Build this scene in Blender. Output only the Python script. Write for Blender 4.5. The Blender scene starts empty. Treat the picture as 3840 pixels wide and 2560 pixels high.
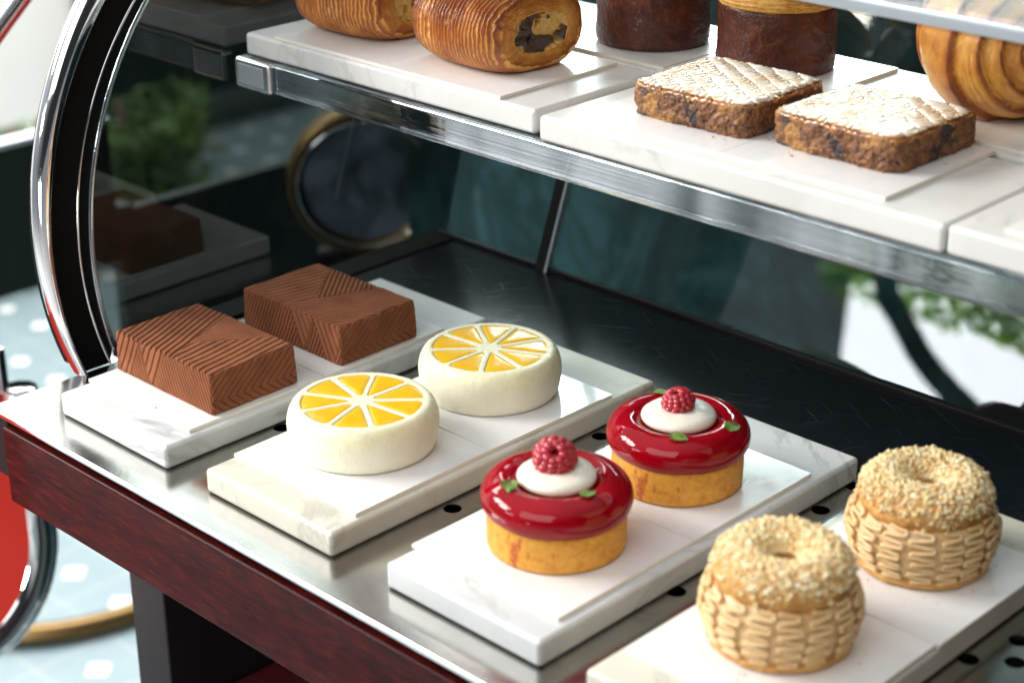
import bpy, bmesh, math
import numpy as np
from mathutils import Matrix, Vector

SC = bpy.context.scene
COL = SC.collection
R = math.radians
RNG = np.random.default_rng(7)

# ------------------------------------------------------------------ camera
CM = 0.01
yaw, pitch, roll = R(-44.2766), R(-23.6436), R(-0.3049)
fw = np.array([math.sin(yaw) * math.cos(pitch), math.cos(yaw) * math.cos(pitch), math.sin(pitch)])
rt0 = np.array([math.cos(yaw), -math.sin(yaw), 0.0])
up0 = np.cross(rt0, fw)
rt = math.cos(roll) * rt0 + math.sin(roll) * up0
up = math.cos(roll) * up0 - math.sin(roll) * rt0
CAM = np.array([88.062, -51.919, 47.800])
cd = bpy.data.cameras.new("camera")
cam = bpy.data.objects.new("camera", cd)
COL.objects.link(cam)
M = Matrix.Identity(4)
for i in range(3):
    M[i][0], M[i][1], M[i][2], M[i][3] = rt[i], up[i], -fw[i], CAM[i] * CM
cam.matrix_world = M
cd.sensor_width = 36.0
cd.lens = 1.79337 * 36.0
cd.clip_start, cd.clip_end = 0.02, 200
cd.dof.use_dof = True
cd.dof.focus_distance = 1.05
cd.dof.aperture_fstop = 6.0
cd.dof.aperture_blades = 7
SC.camera = cam

# ------------------------------------------------------------------ light
world = bpy.data.worlds.new("World")
SC.world = world
world.use_nodes = True
bg = world.node_tree.nodes["Background"]
# bright street side (-X, -Y, up), dim room side
_wt = world.node_tree
_tc = _wt.nodes.new('ShaderNodeTexCoord')
_dt = _wt.nodes.new('ShaderNodeVectorMath'); _dt.operation = 'DOT_PRODUCT'
_dt.inputs[1].default_value = (-0.52, -0.12, 0.85)
_mr = _wt.nodes.new('ShaderNodeMapRange')
for _k, _v in ((1, 0.05), (2, 0.95), (3, 0.03), (4, 0.75)):
    _mr.inputs[_k].default_value = _v
_wt.links.new(_tc.outputs['Generated'], _dt.inputs[0])
_wt.links.new(_dt.outputs['Value'], _mr.inputs[0])
_wt.links.new(_mr.outputs[0], bg.inputs[1])
bg.inputs[0].default_value = (0.84, 0.92, 1.0, 1)

def area(name, loc, target, sx, sy, power, color=(1, 1, 1), spread=180):
    l = bpy.data.lights.new(name, 'AREA')
    l.shape = 'RECTANGLE'
    l.size, l.size_y = sx * CM, sy * CM
    l.energy, l.color = power, color
    l.spread = R(spread)
    o = bpy.data.objects.new(name, l)
    COL.objects.link(o)
    d = Vector(target) - Vector(loc)
    o.matrix_world = Matrix.Translation(Vector(loc) * CM) @ d.to_track_quat('-Z', 'Y').to_matrix().to_4x4()
    return o

def area_axes(name, c, ax, ay, power, color):
    """rectangular lamp from its centre and two half-edge vectors (cm)"""
    ax, ay = Vector(ax), Vector(ay)
    o = area(name, c, (0, 0, 0), ax.length * 2, ay.length * 2, power, color)
    x = ax.normalized(); z = x.cross(ay).normalized(); y = z.cross(x)
    m = Matrix.Identity(4)
    for i in range(3):
        m[i][0], m[i][1], m[i][2] = x[i], y[i], z[i]
    o.matrix_world = Matrix.Translation(Vector(c) * CM) @ m
    return o

# the street window is broken up into panes of different size
for dy, dz, w_, h_ in ((-62, 8, 26, 60), (-30, -16, 22, 44), (-24, 30, 30, 34), (6, 6, 18, 84), (30, 24, 20, 46), (34, -26, 26, 26), (62, 0, 24, 70)):
    area("window_left", (-160 + dy * 0.5, -112 - dy * 0.8, 132 + dz), (24, 10, 6), w_, h_, 0.0094 * w_ * h_, (1.0, 0.975, 0.94))
area("front_fill", (70, -200, 170), (28, 12, 6), 220, 160, 26, (1.0, 0.985, 0.96))  # added fill lamp for the front faces, no window there
area("window_rear", (-70, 158, 72), (30, 25, 19), 84, 34, 24, (0.95, 0.98, 1.0))
area_axes("window_low", (-58, -151, 50.5), (22, -5.5, 5.5), (0, 3.0, 9.5), 4.6, (0.88, 0.94, 1.0))
area("room_warm", (190, 60, 120), (25, 15, 5), 120, 100, 3.6, (1.0, 0.66, 0.36))
area("chair_fill", (14, -120, -14), (-30, 8, -40), 60, 40, 3.0, (1.0, 0.97, 0.94), 50)  # added low lamp that brightens the red chair
area("street_light", (-190, 90, 130), (-225, 95, -60), 150, 150, 95, (1.0, 0.98, 0.95))

SC.view_settings.view_transform = 'Standard'
SC.view_settings.look = 'None'
SC.view_settings.exposure = 0.22
SC.view_settings.gamma = 1.0
SC.render.engine = 'CYCLES'
cy = SC.cycles
cy.use_denoising = True
cy.denoiser = 'OPENIMAGEDENOISE'
cy.max_bounces = 8
cy.diffuse_bounces = 3
cy.glossy_bounces = 4
cy.transmission_bounces = 6
cy.transparent_max_bounces = 10
cy.sample_clamp_indirect = 6.0
cy.caustics_reflective = False
cy.caustics_refractive = False

# ------------------------------------------------------------------ noise in numpy
def _hash(ix, iy, iz):
    n = (ix.astype(np.int64) * 374761393 + iy.astype(np.int64) * 668265263 + iz.astype(np.int64) * 2147483647) & 0xFFFFFFFF
    n = ((n ^ (n >> 13)) * 1274126177) & 0xFFFFFFFF
    n = (n ^ (n >> 16)) & 0xFFFF
    return n / 65535.0

def vnoise(p):
    p = np.asarray(p, float)
    i = np.floor(p)
    f = p - i
    f = f * f * (3 - 2 * f)
    x, y, z = i[..., 0], i[..., 1], i[..., 2]
    r = 0
    for dx in (0, 1):
        wx = f[..., 0] if dx else 1 - f[..., 0]
        for dy in (0, 1):
            wy = f[..., 1] if dy else 1 - f[..., 1]
            for dz in (0, 1):
                wz = f[..., 2] if dz else 1 - f[..., 2]
                r = r + wx * wy * wz * _hash(x + dx, y + dy, z + dz)
    return r * 2 - 1

def fbm(p, o=3):
    p = np.asarray(p, float)
    a, s, t = 1.0, 0, 0
    for k in range(o):
        s = s + a * vnoise(p * 2 ** k + 17.3 * k)
        t += a
        a *= 0.5
    return s / t

def sstep(a, b, x):
    t = np.clip((x - a) / (b - a), 0, 1)
    return t * t * (3 - 2 * t)

# ------------------------------------------------------------------ materials
class NB:
    def __init__(s, name):
        s.m = bpy.data.materials.new(name)
        s.m.use_nodes = True
        s.t = s.m.node_tree
        s.t.nodes.clear()
        s.out = s.t.nodes.new('ShaderNodeOutputMaterial')
        s._co = None
    def n(s, typ, ins=None, **kw):
        nd = s.t.nodes.new('ShaderNode' + typ)
        for k, v in kw.items():
            setattr(nd, k, v)
        for k, v in (ins or {}).items():
            sock = nd.inputs[k]
            if hasattr(v, 'links') or hasattr(v, 'is_linked'):
                s.t.links.new(v, sock)
            else:
                if isinstance(v, (tuple, list)) and len(v) == 3 and sock.type == 'RGBA':
                    v = (*v, 1)
                sock.default_value = v
        return nd
    def co(s, vary=False):
        if s._co is None:
            tc = s.n('TexCoord').outputs['Object']
            if vary:
                rnd = s.n('ObjectInfo').outputs['Random']
                m = s.n('Math', {0: rnd, 1: 3.7}, operation='MULTIPLY').outputs[0]
                tc = s.n('VectorMath', {0: tc, 1: m}, operation='ADD').outputs[0]
            s._co = tc
        return s._co
    def noise(s, scale, detail=4, rough=0.55, dist=0.0, vec=None, stretch=None):
        v = vec or s.co()
        if stretch:
            v = s.n('VectorMath', {0: v, 1: stretch}, operation='MULTIPLY').outputs[0]
        return s.n('TexNoise', {'Vector': v, 'Scale': scale * 100, 'Detail': detail, 'Roughness': rough, 'Distortion': dist}).outputs['Fac']
    def ramp(s, fac, stops, interp='LINEAR'):
        r = s.n('ValToRGB', {'Fac': fac})
        cr = r.color_ramp
        cr.interpolation = interp
        while len(cr.elements) < len(stops):
            cr.elements.new(0.5)
        for e, (p, c) in zip(cr.elements, stops):
            e.position = p
            e.color = (*c, 1) if len(c) == 3 else c
        return r.outputs['Color']
    def mix(s, fac, a, b, blend='MIX'):
        nd = s.n('Mix', data_type='RGBA', blend_type=blend)
        for idx, v in ((0, fac), (6, a), (7, b)):
            sock = nd.inputs[idx]
            if hasattr(v, 'is_linked'):
                s.t.links.new(v, sock)
            else:
                sock.default_value = (*v, 1) if isinstance(v, (tuple, list)) and len(v) == 3 else v
        return nd.outputs[2]
    def mapr(s, v, a, b, c, d):
        return s.n('MapRange', {0: v, 1: a, 2: b, 3: c, 4: d}).outputs[0]
    def math(s, op, a, b=0.0):
        return s.n('Math', {0: a, 1: b}, operation=op).outputs[0]
    def attr(s, name):
        return s.n('Attribute', attribute_name=name).outputs['Fac']
    def bump(s, h, strength=0.3, dist=0.05, normal=None):
        ins = {'Height': h, 'Strength': strength, 'Distance': dist * CM}
        if normal is not None:
            ins['Normal'] = normal
        return s.n('Bump', ins).outputs['Normal']
    def pbr(s, **kw):
        p = s.n('BsdfPrincipled')
        names = dict(base='Base Color', rough='Roughness', metal='Metallic', ior='IOR', normal='Normal', sss='Subsurface Weight',
                     sss_r='Subsurface Radius', sss_s='Subsurface Scale', coat='Coat Weight', coat_r='Coat Roughness', coat_n='Coat Normal',
                     trans='Transmission Weight', spec='Specular IOR Level', sheen='Sheen Weight', sheen_r='Sheen Roughness',
                     sheen_t='Sheen Tint', aniso='Anisotropic')
        for k, v in kw.items():
            sock = p.inputs[names[k]]
            if hasattr(v, 'is_linked'):
                s.t.links.new(v, sock)
            else:
                if isinstance(v, (tuple, list)) and len(v) == 3 and sock.type == 'RGBA':
                    v = (*v, 1)
                sock.default_value = v
        s.t.links.new(p.outputs[0], s.out.inputs['Surface'])
        return s.m
    def surface(s, sh):
        s.t.links.new(sh, s.out.inputs['Surface'])
        return s.m

def m_marble(name, base, warm, vein, rough=0.33):
    b = NB(name)
    v = b.co(vary=True)
    cloud = b.noise(0.10, 5, 0.6, 0.8, v)
    c = b.ramp(cloud, [(0.3, warm), (0.62, base)])
    w = b.noise(0.07, 6, 0.6, 1.6, v)
    vn = b.math('ABSOLUTE', b.math('SUBTRACT', w, 0.5))
    vm = b.mapr(vn, 0.0, 0.03, 1.0, 0.0)
    vm2 = b.math('MULTIPLY', vm, b.mapr(b.noise(0.16, 3, 0.5, 0, v), 0.38, 0.66, 0.0, 0.6))
    c = b.mix(vm2, c, vein)
    sp = b.mapr(b.noise(2.6, 2, 0.5, 0, v), 0.75, 0.8, 0, 0.35)
    c = b.mix(sp, c, vein)
    gr = b.noise(9, 3, 0.6, 0, v)
    return b.pbr(base=c, rough=b.mapr(gr, 0.3, 0.7, rough - 0.05, rough + 0.14), normal=b.bump(gr, 0.12, 0.02), sss=0.25,
                 sss_r=(1, 1, 0.9), sss_s=0.004, spec=0.4)

def make_materials():
    D = {}
    D['marble_grey'] = m_marble('white_marble_grey_veins', (0.72, 0.73, 0.72), (0.58, 0.60, 0.60), (0.26, 0.27, 0.29))
    D['marble_cream'] = m_marble('white_marble_cream', (0.72, 0.71, 0.62), (0.62, 0.60, 0.50), (0.40, 0.36, 0.29))
    D['marble_plain'] = m_marble('white_marble_plain', (0.72, 0.71, 0.69), (0.64, 0.63, 0.60), (0.45, 0.43, 0.40))
    # laminated card
    b = NB('white_laminated_card')
    v = b.co(vary=True)
    n1 = b.noise(1.2, 4, 0.6, 0.4, v)
    n2 = b.noise(3.5, 3, 0.6, 0.0, v, (1, 0.25, 1))
    h = b.math('ADD', n1, b.math('MULTIPLY', n2, 0.5))
    D['card'] = b.pbr(base=b.mix(b.mapr(n1, 0.4, 0.7, 0, 1), (0.87, 0.86, 0.85), (0.84, 0.825, 0.81)), rough=0.38, coat=0.55,
                      coat_r=b.mapr(n2, 0.3, 0.8, 0.04, 0.16), coat_n=b.bump(h, 0.10, 0.02))
    b = NB('card_core_edge')
    D['card_edge'] = b.pbr(base=(0.84, 0.79, 0.69), rough=0.7)
    # cocoa
    for key, c1, c2 in (('cocoa', (0.275, 0.098, 0.047), (0.195, 0.066, 0.032)),):
        b = NB('cocoa_velvet')
        n = b.noise(16, 4, 0.7)
        n2 = b.noise(0.5, 3)
        c = b.mix(b.mapr(n2, 0.35, 0.65, 0, 1), c1, c2)
        c = b.mix(b.mapr(n, 0.42, 0.75, 0, 0.5), c, (0.35, 0.14, 0.07))
        D[key] = b.pbr(base=c, rough=0.95, spec=0.08, normal=b.bump(n, 0.9, 0.035), sheen=0.1, sheen_r=0.5, sheen_t=(1, 0.7, 0.5))
    # lemon body
    b = NB('white_velvet_cream')
    wet = b.attr('wet')
    g = b.noise(14, 4, 0.75)
    dr = b.noise(2.2, 3, 0.55, 0.6)
    wetm = b.math('MULTIPLY', wet, b.mapr(dr, 0.40, 0.58, 0, 1))
    col = b.mix(b.math('MULTIPLY', wet, 0.6), (0.91, 0.88, 0.70), (0.91, 0.85, 0.54))
    st = b.mapr(b.noise(0.9, 3, 0.6), 0.60, 0.72, 0, 0.35)
    col = b.mix(st, col, (0.87, 0.76, 0.42))
    hb = b.math('ADD', b.math('MULTIPLY', g, b.mapr(wetm, 0, 1, 1.0, 0.15)), b.math('MULTIPLY', b.math('MULTIPLY', dr, wet), 1.6))
    D['lemon'] = b.pbr(base=col, rough=b.mapr(wetm, 0, 1, 0.75, 0.12), normal=b.bump(hb, 0.9, 0.07), sss=0.55, sss_r=(1, 0.9, 0.6),
                       sss_s=0.005, spec=0.35)
    b = NB('lemon_jelly')
    n = b.noise(0.8, 3, 0.6, 0.3)
    sp = b.n('TexVoronoi', {'Vector': b.co(), 'Scale': 700.0}).outputs['Distance']
    c = b.ramp(n, [(0.3, (0.82, 0.44, 0.004)), (0.7, (0.86, 0.52, 0.006))])
    c = b.mix(b.mapr(sp, 0.11, 0.16, 1.0, 0.0), c, b.mix(b.mapr(b.noise(3.1, 2), 0.5, 0.56, 0, 0.9), c, (0.09, 0.03, 0.005)))
    D['jelly'] = b.pbr(base=c, rough=0.3, spec=0.2, coat=0.22, coat_r=0.04, sss=0.2, sss_r=(1, 0.5, 0.05), sss_s=0.004,
                       normal=b.bump(b.noise(1.0, 2), 0.15, 0.05))
    # red glaze
    b = NB('red_mirror_glaze')
    n = b.noise(0.7, 3, 0.5, 0.5)
    c = b.ramp(n, [(0.3, (0.25, 0.0, 0.004)), (0.7, (0.33, 0.0005, 0.009))])
    D['glaze'] = b.pbr(base=c, rough=0.3, spec=0.0, coat=0.75, coat_r=0.015, ior=1.5, normal=b.bump(b.noise(0.9, 2), 0.10, 0.08),
                       coat_n=b.bump(b.noise(1.3, 2, 0.5, 0.4), 0.14, 0.08))
    b = NB('baked_tart_crust')
    n = b.noise(2.0, 5, 0.7)
    f = b.noise(9, 4, 0.7)
    zz = b.n('SeparateXYZ', {0: b.co()}).outputs['Z']
    c = b.ramp(n, [(0.28, (0.52, 0.18, 0.016)), (0.5, (0.74, 0.34, 0.036)), (0.75, (0.82, 0.43, 0.07))])
    c = b.mix(b.mapr(f, 0.6, 0.78, 0, 0.4), c, (0.36, 0.12, 0.02))
    ju = b.noise(1.1, 3, 0.6, 0.2, None, (1, 1, 0.6))
    c = b.mix(b.mapr(ju, 0.60, 0.66, 0, 0.75), c, (0.42, 0.04, 0.012))
    c = b.mix(b.mapr(zz, 0.0, 0.0022, 0.55, 0.0), c, (0.30, 0.10, 0.015))
    D['crust'] = b.pbr(base=c, rough=0.55, normal=b.bump(f, 0.5, 0.04), sss=0.1, sss_r=(1, .5, .2), sss_s=0.002)
    b = NB('vanilla_cream')
    sp = b.n('TexVoronoi', {'Vector': b.co(), 'Scale': 320.0}).outputs['Distance']
    c = b.mix(b.mapr(sp, 0.09, 0.13, 0.7, 0.0), (0.85, 0.80, 0.68), (0.35, 0.28, 0.18))
    D['vanilla'] = b.pbr(base=c, rough=0.32, sss=0.3, sss_r=(1, .9, .7), sss_s=0.004, normal=b.bump(b.noise(2.5, 3), 0.12, 0.05))
    b = NB('raspberry_flesh')
    n = b.noise(3, 3)
    c = b.ramp(n, [(0.35, (0.36, 0.004, 0.016)), (0.7, (0.52, 0.012, 0.035))])
    D['raspberry'] = b.pbr(base=c, rough=0.22, coat=0.5, coat_r=0.08, sss=0.3, sss_r=(1, .15, .15), sss_s=0.003,
                           normal=b.bump(b.noise(12, 2), 0.25, 0.02))
    b = NB('mint_leaf')
    n = b.noise(3, 3)
    c = b.ramp(n, [(0.3, (0.07, 0.13, 0.015)), (0.7, (0.20, 0.28, 0.06))])
    D['leaf'] = b.pbr(base=c, rough=0.45, normal=b.bump(n, 0.4, 0.03))
    # choux
    b = NB('praline_cream')
    n = b.noise(6, 3)
    c = b.mix(b.mapr(b.noise(0.8, 3), 0.35, 0.65, 0, 1), (0.80, 0.57, 0.30), (0.73, 0.47, 0.21))
    D['praline'] = b.pbr(base=c, rough=0.38, sss=0.25, sss_r=(1, .6, .3), sss_s=0.003, normal=b.bump(n, 0.25, 0.03), coat=0.25, coat_r=0.15)
    b = NB('choux_crust')
    n = b.noise(1.3, 5, 0.65)
    c = b.ramp(n, [(0.3, (0.48, 0.20, 0.04)), (0.7, (0.70, 0.40, 0.12))])
    D['choux'] = b.pbr(base=c, rough=0.6, normal=b.bump(b.noise(5, 4), 0.5, 0.06))
    b = NB('pale_crumble')
    n = b.noise(2.5, 2)
    c = b.ramp(n, [(0.3, (0.72, 0.45, 0.17)), (0.5, (0.87, 0.68, 0.36)), (0.7, (0.92, 0.82, 0.56))])
    D['crumb'] = b.pbr(base=c, rough=0.7, normal=b.bump(b.noise(14, 3), 0.5, 0.03), sss=0.15, sss_r=(1, .8, .5), sss_s=0.002)
    # laminated pastry
    b = NB('laminated_pastry')
    rdg = b.attr('ridge')
    n = b.noise(0.45, 4, 0.6, 0.4)
    f = b.noise(7, 4, 0.65)
    rm = b.math('ADD', rdg, b.math('MULTIPLY', b.math('SUBTRACT', n, 0.5), 0.9))
    c = b.ramp(rm, [(0.0, (0.80, 0.42, 0.08)), (0.3, (0.62, 0.24, 0.03)), (0.6, (0.38, 0.10, 0.010)), (0.95, (0.17, 0.034, 0.005))])
    c = b.mix(b.mapr(f, 0.55, 0.8, 0, 0.4), c, (0.75, 0.42, 0.12))
    D['laminate'] = b.pbr(base=c, rough=0.42, coat=0.4, coat_r=0.12, normal=b.bump(f, 0.8, 0.05))
    b = NB('roll_end_crumb')
    n = b.noise(0.9, 5, 0.65)
    f = b.noise(8, 4, 0.7)
    rdg = b.attr('ridge')
    c = b.ramp(b.math('ADD', rdg, b.math('MULTIPLY', b.math('SUBTRACT', n, 0.5), 0.8)),
               [(0.0, (0.66, 0.33, 0.06)), (0.5, (0.46, 0.16, 0.022)), (1.0, (0.22, 0.05, 0.008))])
    c = b.mix(b.mapr(f, 0.5, 0.8, 0, 0.5), c, (0.68, 0.40, 0.12))
    D['roll_end'] = b.pbr(base=c, rough=0.55, normal=b.bump(f, 0.6, 0.05))
    b = NB('custard_chocolate_filling')
    ch = b.attr('choc')
    f = b.noise(5, 4)
    c = b.mix(ch, b.ramp(f, [(0.3, (0.50, 0.28, 0.05)), (0.7, (0.70, 0.47, 0.14))]), (0.035, 0.014, 0.008))
    D['filling'] = b.pbr(base=c, rough=0.35, normal=b.bump(f, 0.4, 0.06), coat=0.3, coat_r=0.2)
    # brioche cylinder
    b = NB('dark_chocolate_coating')
    n = b.noise(1.1, 4, 0.6, 0.3)
    f = b.noise(4.5, 4, 0.6)
    c = b.ramp(n, [(0.3, (0.055, 0.011, 0.008)), (0.58, (0.095, 0.022, 0.011)), (0.75, (0.20, 0.05, 0.018))])
    c = b.mix(b.mapr(f, 0.62, 0.78, 0, 0.5), c, (0.20, 0.07, 0.025))
    D['choc_coat'] = b.pbr(base=c, rough=0.36, coat=0.28, coat_r=0.12, spec=0.3, normal=b.bump(b.math('ADD', n, b.math('MULTIPLY', f, 0.35)), 0.9, 0.2))
    b = NB('golden_flaky_top')
    n = b.noise(2.0, 5, 0.65, 1.0, None, (1, 1, 3.5))
    c = b.ramp(n, [(0.3, (0.42, 0.16, 0.02)), (0.5, (0.66, 0.33, 0.06)), (0.72, (0.80, 0.52, 0.16))])
    D['flaky'] = b.pbr(base=c, rough=0.5, normal=b.bump(n, 0.8, 0.1))
    # fruit cake
    b = NB('fruit_cake_crumb')
    v = b.co()
    n = b.noise(1.6, 5, 0.7)
    f = b.noise(6, 5, 0.7)
    c = b.ramp(n, [(0.3, (0.07, 0.022, 0.009)), (0.5, (0.19, 0.068, 0.018)), (0.72, (0.33, 0.14, 0.035))])
    c = b.mix(b.mapr(f, 0.58, 0.75, 0, 0.6), c, (0.50, 0.24, 0.07))
    r = b.noise(0.85, 2, 0.4, 0.5)
    r2 = b.noise(0.6, 3, 0.5, 0.8, b.n('VectorMath', {0: v, 1: (0.3, 0.1, 0.7)}, operation='ADD').outputs[0])
    c = b.mix(b.mapr(r, 0.59, 0.65, 0.0, 0.92), c, (0.022, 0.012, 0.016))
    c = b.mix(b.mapr(r2, 0.60, 0.68, 0.0, 0.75), c, (0.46, 0.22, 0.05))
    D['fruit'] = b.pbr(base=c, rough=0.55, normal=b.bump(b.math('ADD', f, b.math('MULTIPLY', n, 0.8)), 0.9, 0.09), coat=0.25, coat_r=0.25)
    b = NB('feathered_caramel_icing')
    ic = b.attr('icing')
    n = b.noise(1.0, 4, 0.6, 0.5)
    cov = b.math('ADD', ic, b.math('MULTIPLY', b.math('SUBTRACT', n, 0.5), 0.7))
    c = b.ramp(cov, [(0.15, (0.46, 0.17, 0.025)), (0.36, (0.70, 0.42, 0.17)), (0.52, (0.87, 0.82, 0.73))])
    D['icing'] = b.pbr(base=c, rough=0.16, coat=1.0, coat_r=0.05, ior=1.5, normal=b.bump(b.noise(3.0, 3, 0.6, 0.4), 0.5, 0.06))
    # metals
    b = NB('scratched_steel')
    v = b.co()
    sc_ = None
    for ang, st in ((0.5, (1, 0.02, 1)), (2.0, (1, 0.012, 1)), (1.2, (1, 0.016, 1)), (2.9, (1, 0.014, 1))):
        rot = b.n('VectorRotate', {'Vector': v, 'Angle': ang}, rotation_type='Z_AXIS').outputs[0]
        s1 = b.noise(11.0, 2, 0.5, 0.04, rot, st)
        t = b.mapr(s1, 0.66, 0.76, 0, 1)
        sc_ = t if sc_ is None else b.math('MAXIMUM', sc_, t)
    cloud = b.noise(0.16, 4, 0.6, 0.5)
    brush = b.noise(9, 3, 0.6, 0, v, (0.03, 1, 1))
    ro = b.math('ADD', b.mapr(cloud, 0.3, 0.7, 0.13, 0.24), b.math('MULTIPLY', sc_, 0.08))
    D['steel'] = b.pbr(base=b.mix(b.math('MULTIPLY', sc_, 0.35), (0.54, 0.53, 0.505), (0.64, 0.63, 0.61)), metal=1.0, rough=ro,
                       normal=b.bump(b.math('ADD', b.math('MULTIPLY', brush, 0.4), sc_), 0.035, 0.02))
    b = NB('scratched_steel_dark_reflection')  # rear steel with its dark reflection put into the base colour
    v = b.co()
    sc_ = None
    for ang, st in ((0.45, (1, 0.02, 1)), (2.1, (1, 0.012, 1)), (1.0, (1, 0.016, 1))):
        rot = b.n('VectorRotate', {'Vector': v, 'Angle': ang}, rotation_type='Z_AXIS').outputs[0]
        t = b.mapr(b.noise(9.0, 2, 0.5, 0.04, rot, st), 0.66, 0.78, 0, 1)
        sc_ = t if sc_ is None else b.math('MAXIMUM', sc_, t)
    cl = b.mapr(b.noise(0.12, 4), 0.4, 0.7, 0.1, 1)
    D['steel_dark'] = b.pbr(base=b.mix(b.math('MULTIPLY', sc_, cl), (0.006, 0.007, 0.010), (0.035, 0.042, 0.055)), rough=b.mapr(sc_, 0, 1, 0.16, 0.4), spec=0.35)
    b = NB('bright_chrome')
    D['chrome'] = b.pbr(base=(0.80, 0.80, 0.81), metal=1.0, rough=0.07, normal=b.bump(b.noise(0.6, 3), 0.12, 0.05))
    b = NB('dull_grey_metal')
    D['grey_metal'] = b.pbr(base=(0.42, 0.46, 0.50), metal=0.6, rough=0.38)
    b = NB('dim_mirror_glass')
    D['dim_glass'] = b.pbr(base=b.mix(b.mapr(b.noise(0.12, 4, 0.6, 0.8), 0.4, 0.65, 0, 1), (0.03, 0.04, 0.05), (0.16, 0.20, 0.26)), rough=0.45, spec=0.3)
    b = NB('brass')
    n = b.noise(3, 3, 0.6, 0, None, (1, 1, 0.1))
    D['brass'] = b.pbr(base=b.mix(n, (0.10, 0.06, 0.024), (0.20, 0.13, 0.055)), metal=1.0, rough=0.36)
    b = NB('black_rubber')
    D['rubber'] = b.pbr(base=(0.007, 0.007, 0.007), rough=0.6, spec=0.06, normal=b.bump(b.noise(2, 3), 0.1, 0.05))
    b = NB('black_lacquer')
    D['black'] = b.pbr(base=(0.010, 0.008, 0.009), rough=0.4, spec=0.12, normal=b.bump(b.noise(1.2, 3, 0.5, 0, None, (1, 1, .1)), 0.1, 0.05))
    b = NB('dark_inside')
    D['inside'] = b.pbr(base=(0.006, 0.006, 0.007), rough=0.7)
    b = NB('mahogany_veneer')
    g1 = b.noise(2.6, 5, 0.7, 0.3, None, (0.16, 1, 1))
    g2 = b.noise(7, 4, 0.7, 0.3, None, (0.10, 1, 1))
    c = b.ramp(g1, [(0.3, (0.010, 0.001, 0.0015)), (0.55, (0.036, 0.003, 0.0028)), (0.78, (0.085, 0.007, 0.0045))])
    c = b.mix(b.mapr(g2, 0.56, 0.72, 0, 0.7), c, (0.12, 0.014, 0.008))
    c = b.mix(b.mapr(g2, 0.44, 0.3, 0, 0.7), c, (0.012, 0.003, 0.003))
    D['mahogany'] = b.pbr(base=c, rough=0.42, coat=0.12, coat_r=0.08, spec=0.04, normal=b.bump(g2, 0.08, 0.03))
    b = NB('brown_shelf_board')
    D['shelf_board'] = b.pbr(base=b.mix(b.noise(0.3, 4), (0.16, 0.12, 0.10), (0.30, 0.24, 0.21)), rough=0.6)
    b = NB('maroon_paint')
    D['maroon'] = b.pbr(base=(0.085, 0.012, 0.015), rough=0.45, spec=0.2)
    # glass
    def glass(name, tint, ior, rough=0.015):
        b = NB(name)
        fr = b.n('Fresnel', {'IOR': ior}).outputs[0]
        fr = b.math('MULTIPLY', fr, b.math('SUBTRACT', 1.0, b.n('NewGeometry').outputs['Backfacing']))
        tr = b.n('BsdfTransparent', {'Color': tint}).outputs[0]
        sm = b.mapr(b.noise(0.25, 5, 0.65, 1.2), 0.48, 0.78, 0.0, 0.035)
        gl = b.n('BsdfGlossy', {'Color': (1, 1, 1), 'Roughness': rough}).outputs[0]
        df = b.n('BsdfDiffuse', {'Color': (0.75, 0.78, 0.78)}).outputs[0]
        m1 = b.n('MixShader', {0: fr, 1: tr, 2: gl}).outputs[0]
        m2 = b.n('MixShader', {0: b.math('MULTIPLY', sm, 0.5), 1: m1, 2: df}).outputs[0]
        return b.surface(m2)
    D['glass_dark'] = glass('smoked_glass', (0.42, 0.45, 0.45), 1.8)
    D['glass_rear'] = glass('green_tinted_glass', (0.84, 0.92, 0.91), 1.6)
    D['glass_shelf'] = glass('clear_shelf_glass', (0.90, 0.95, 0.94), 1.45)
    D['glass_upper'] = glass('thin_upper_glass', (0.80, 0.80, 0.76), 1.02)
    b = NB('polished_acrylic_edge')
    st = b.noise(1.2, 4, 0.6, 0.2, None, (0.012, 1, 1))
    st2 = b.noise(0.12, 3, 0.5, 0.6, None, (1, 0.2, 0.2))
    nn = b.bump(b.math('ADD', b.math('MULTIPLY', st, 0.35), b.math('MULTIPLY', st2, 1.6)), 0.35, 0.25)
    gl = b.n('BsdfGlossy', {'Color': (0.93, 0.97, 1.0), 'Roughness': 0.05, 'Normal': nn}).outputs[0]
    gs = b.n('BsdfGlass', {'Color': (0.93, 0.97, 1.0), 'IOR': 1.49, 'Roughness': 0.01, 'Normal': nn}).outputs[0]
    D['acrylic'] = b.surface(b.n('MixShader', {0: b.mapr(st2, 0.38, 0.62, 0.04, 0.6), 1: gs, 2: gl}).outputs[0])
    # background
    b = NB('dark_teal_marble')
    n = b.noise(0.09, 6, 0.68, 1.4)
    c = b.ramp(n, [(0.3, (0.001, 0.006, 0.007)), (0.5, (0.004, 0.018, 0.02)), (0.68, (0.018, 0.05, 0.055)), (0.8, (0.06, 0.035, 0.024))])
    D['teal'] = b.pbr(base=c, rough=0.8, spec=0.15)
    b = NB('red_vinyl')
    D['red'] = b.pbr(base=(0.72, 0.045, 0.03), rough=0.28, coat=0.4, coat_r=0.1)
    b = NB('dark_green_paint')
    D['green_black'] = b.pbr(base=(0.006, 0.016, 0.011), rough=0.4)
    b = NB('white_plaster')
    D['white'] = b.pbr(base=(0.82, 0.82, 0.80), rough=0.8, normal=b.bump(b.noise(0.1, 4), 0.2, 0.3))
    b = NB('beige_plaster')
    D['beige'] = b.pbr(base=(0.72, 0.66, 0.58), rough=0.8)
    b = NB('blue_grey_tiles')
    v = b.n('VectorRotate', {'Vector': b.co(), 'Angle': R(0)}, rotation_type='Z_AXIS').outputs[0]
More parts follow.
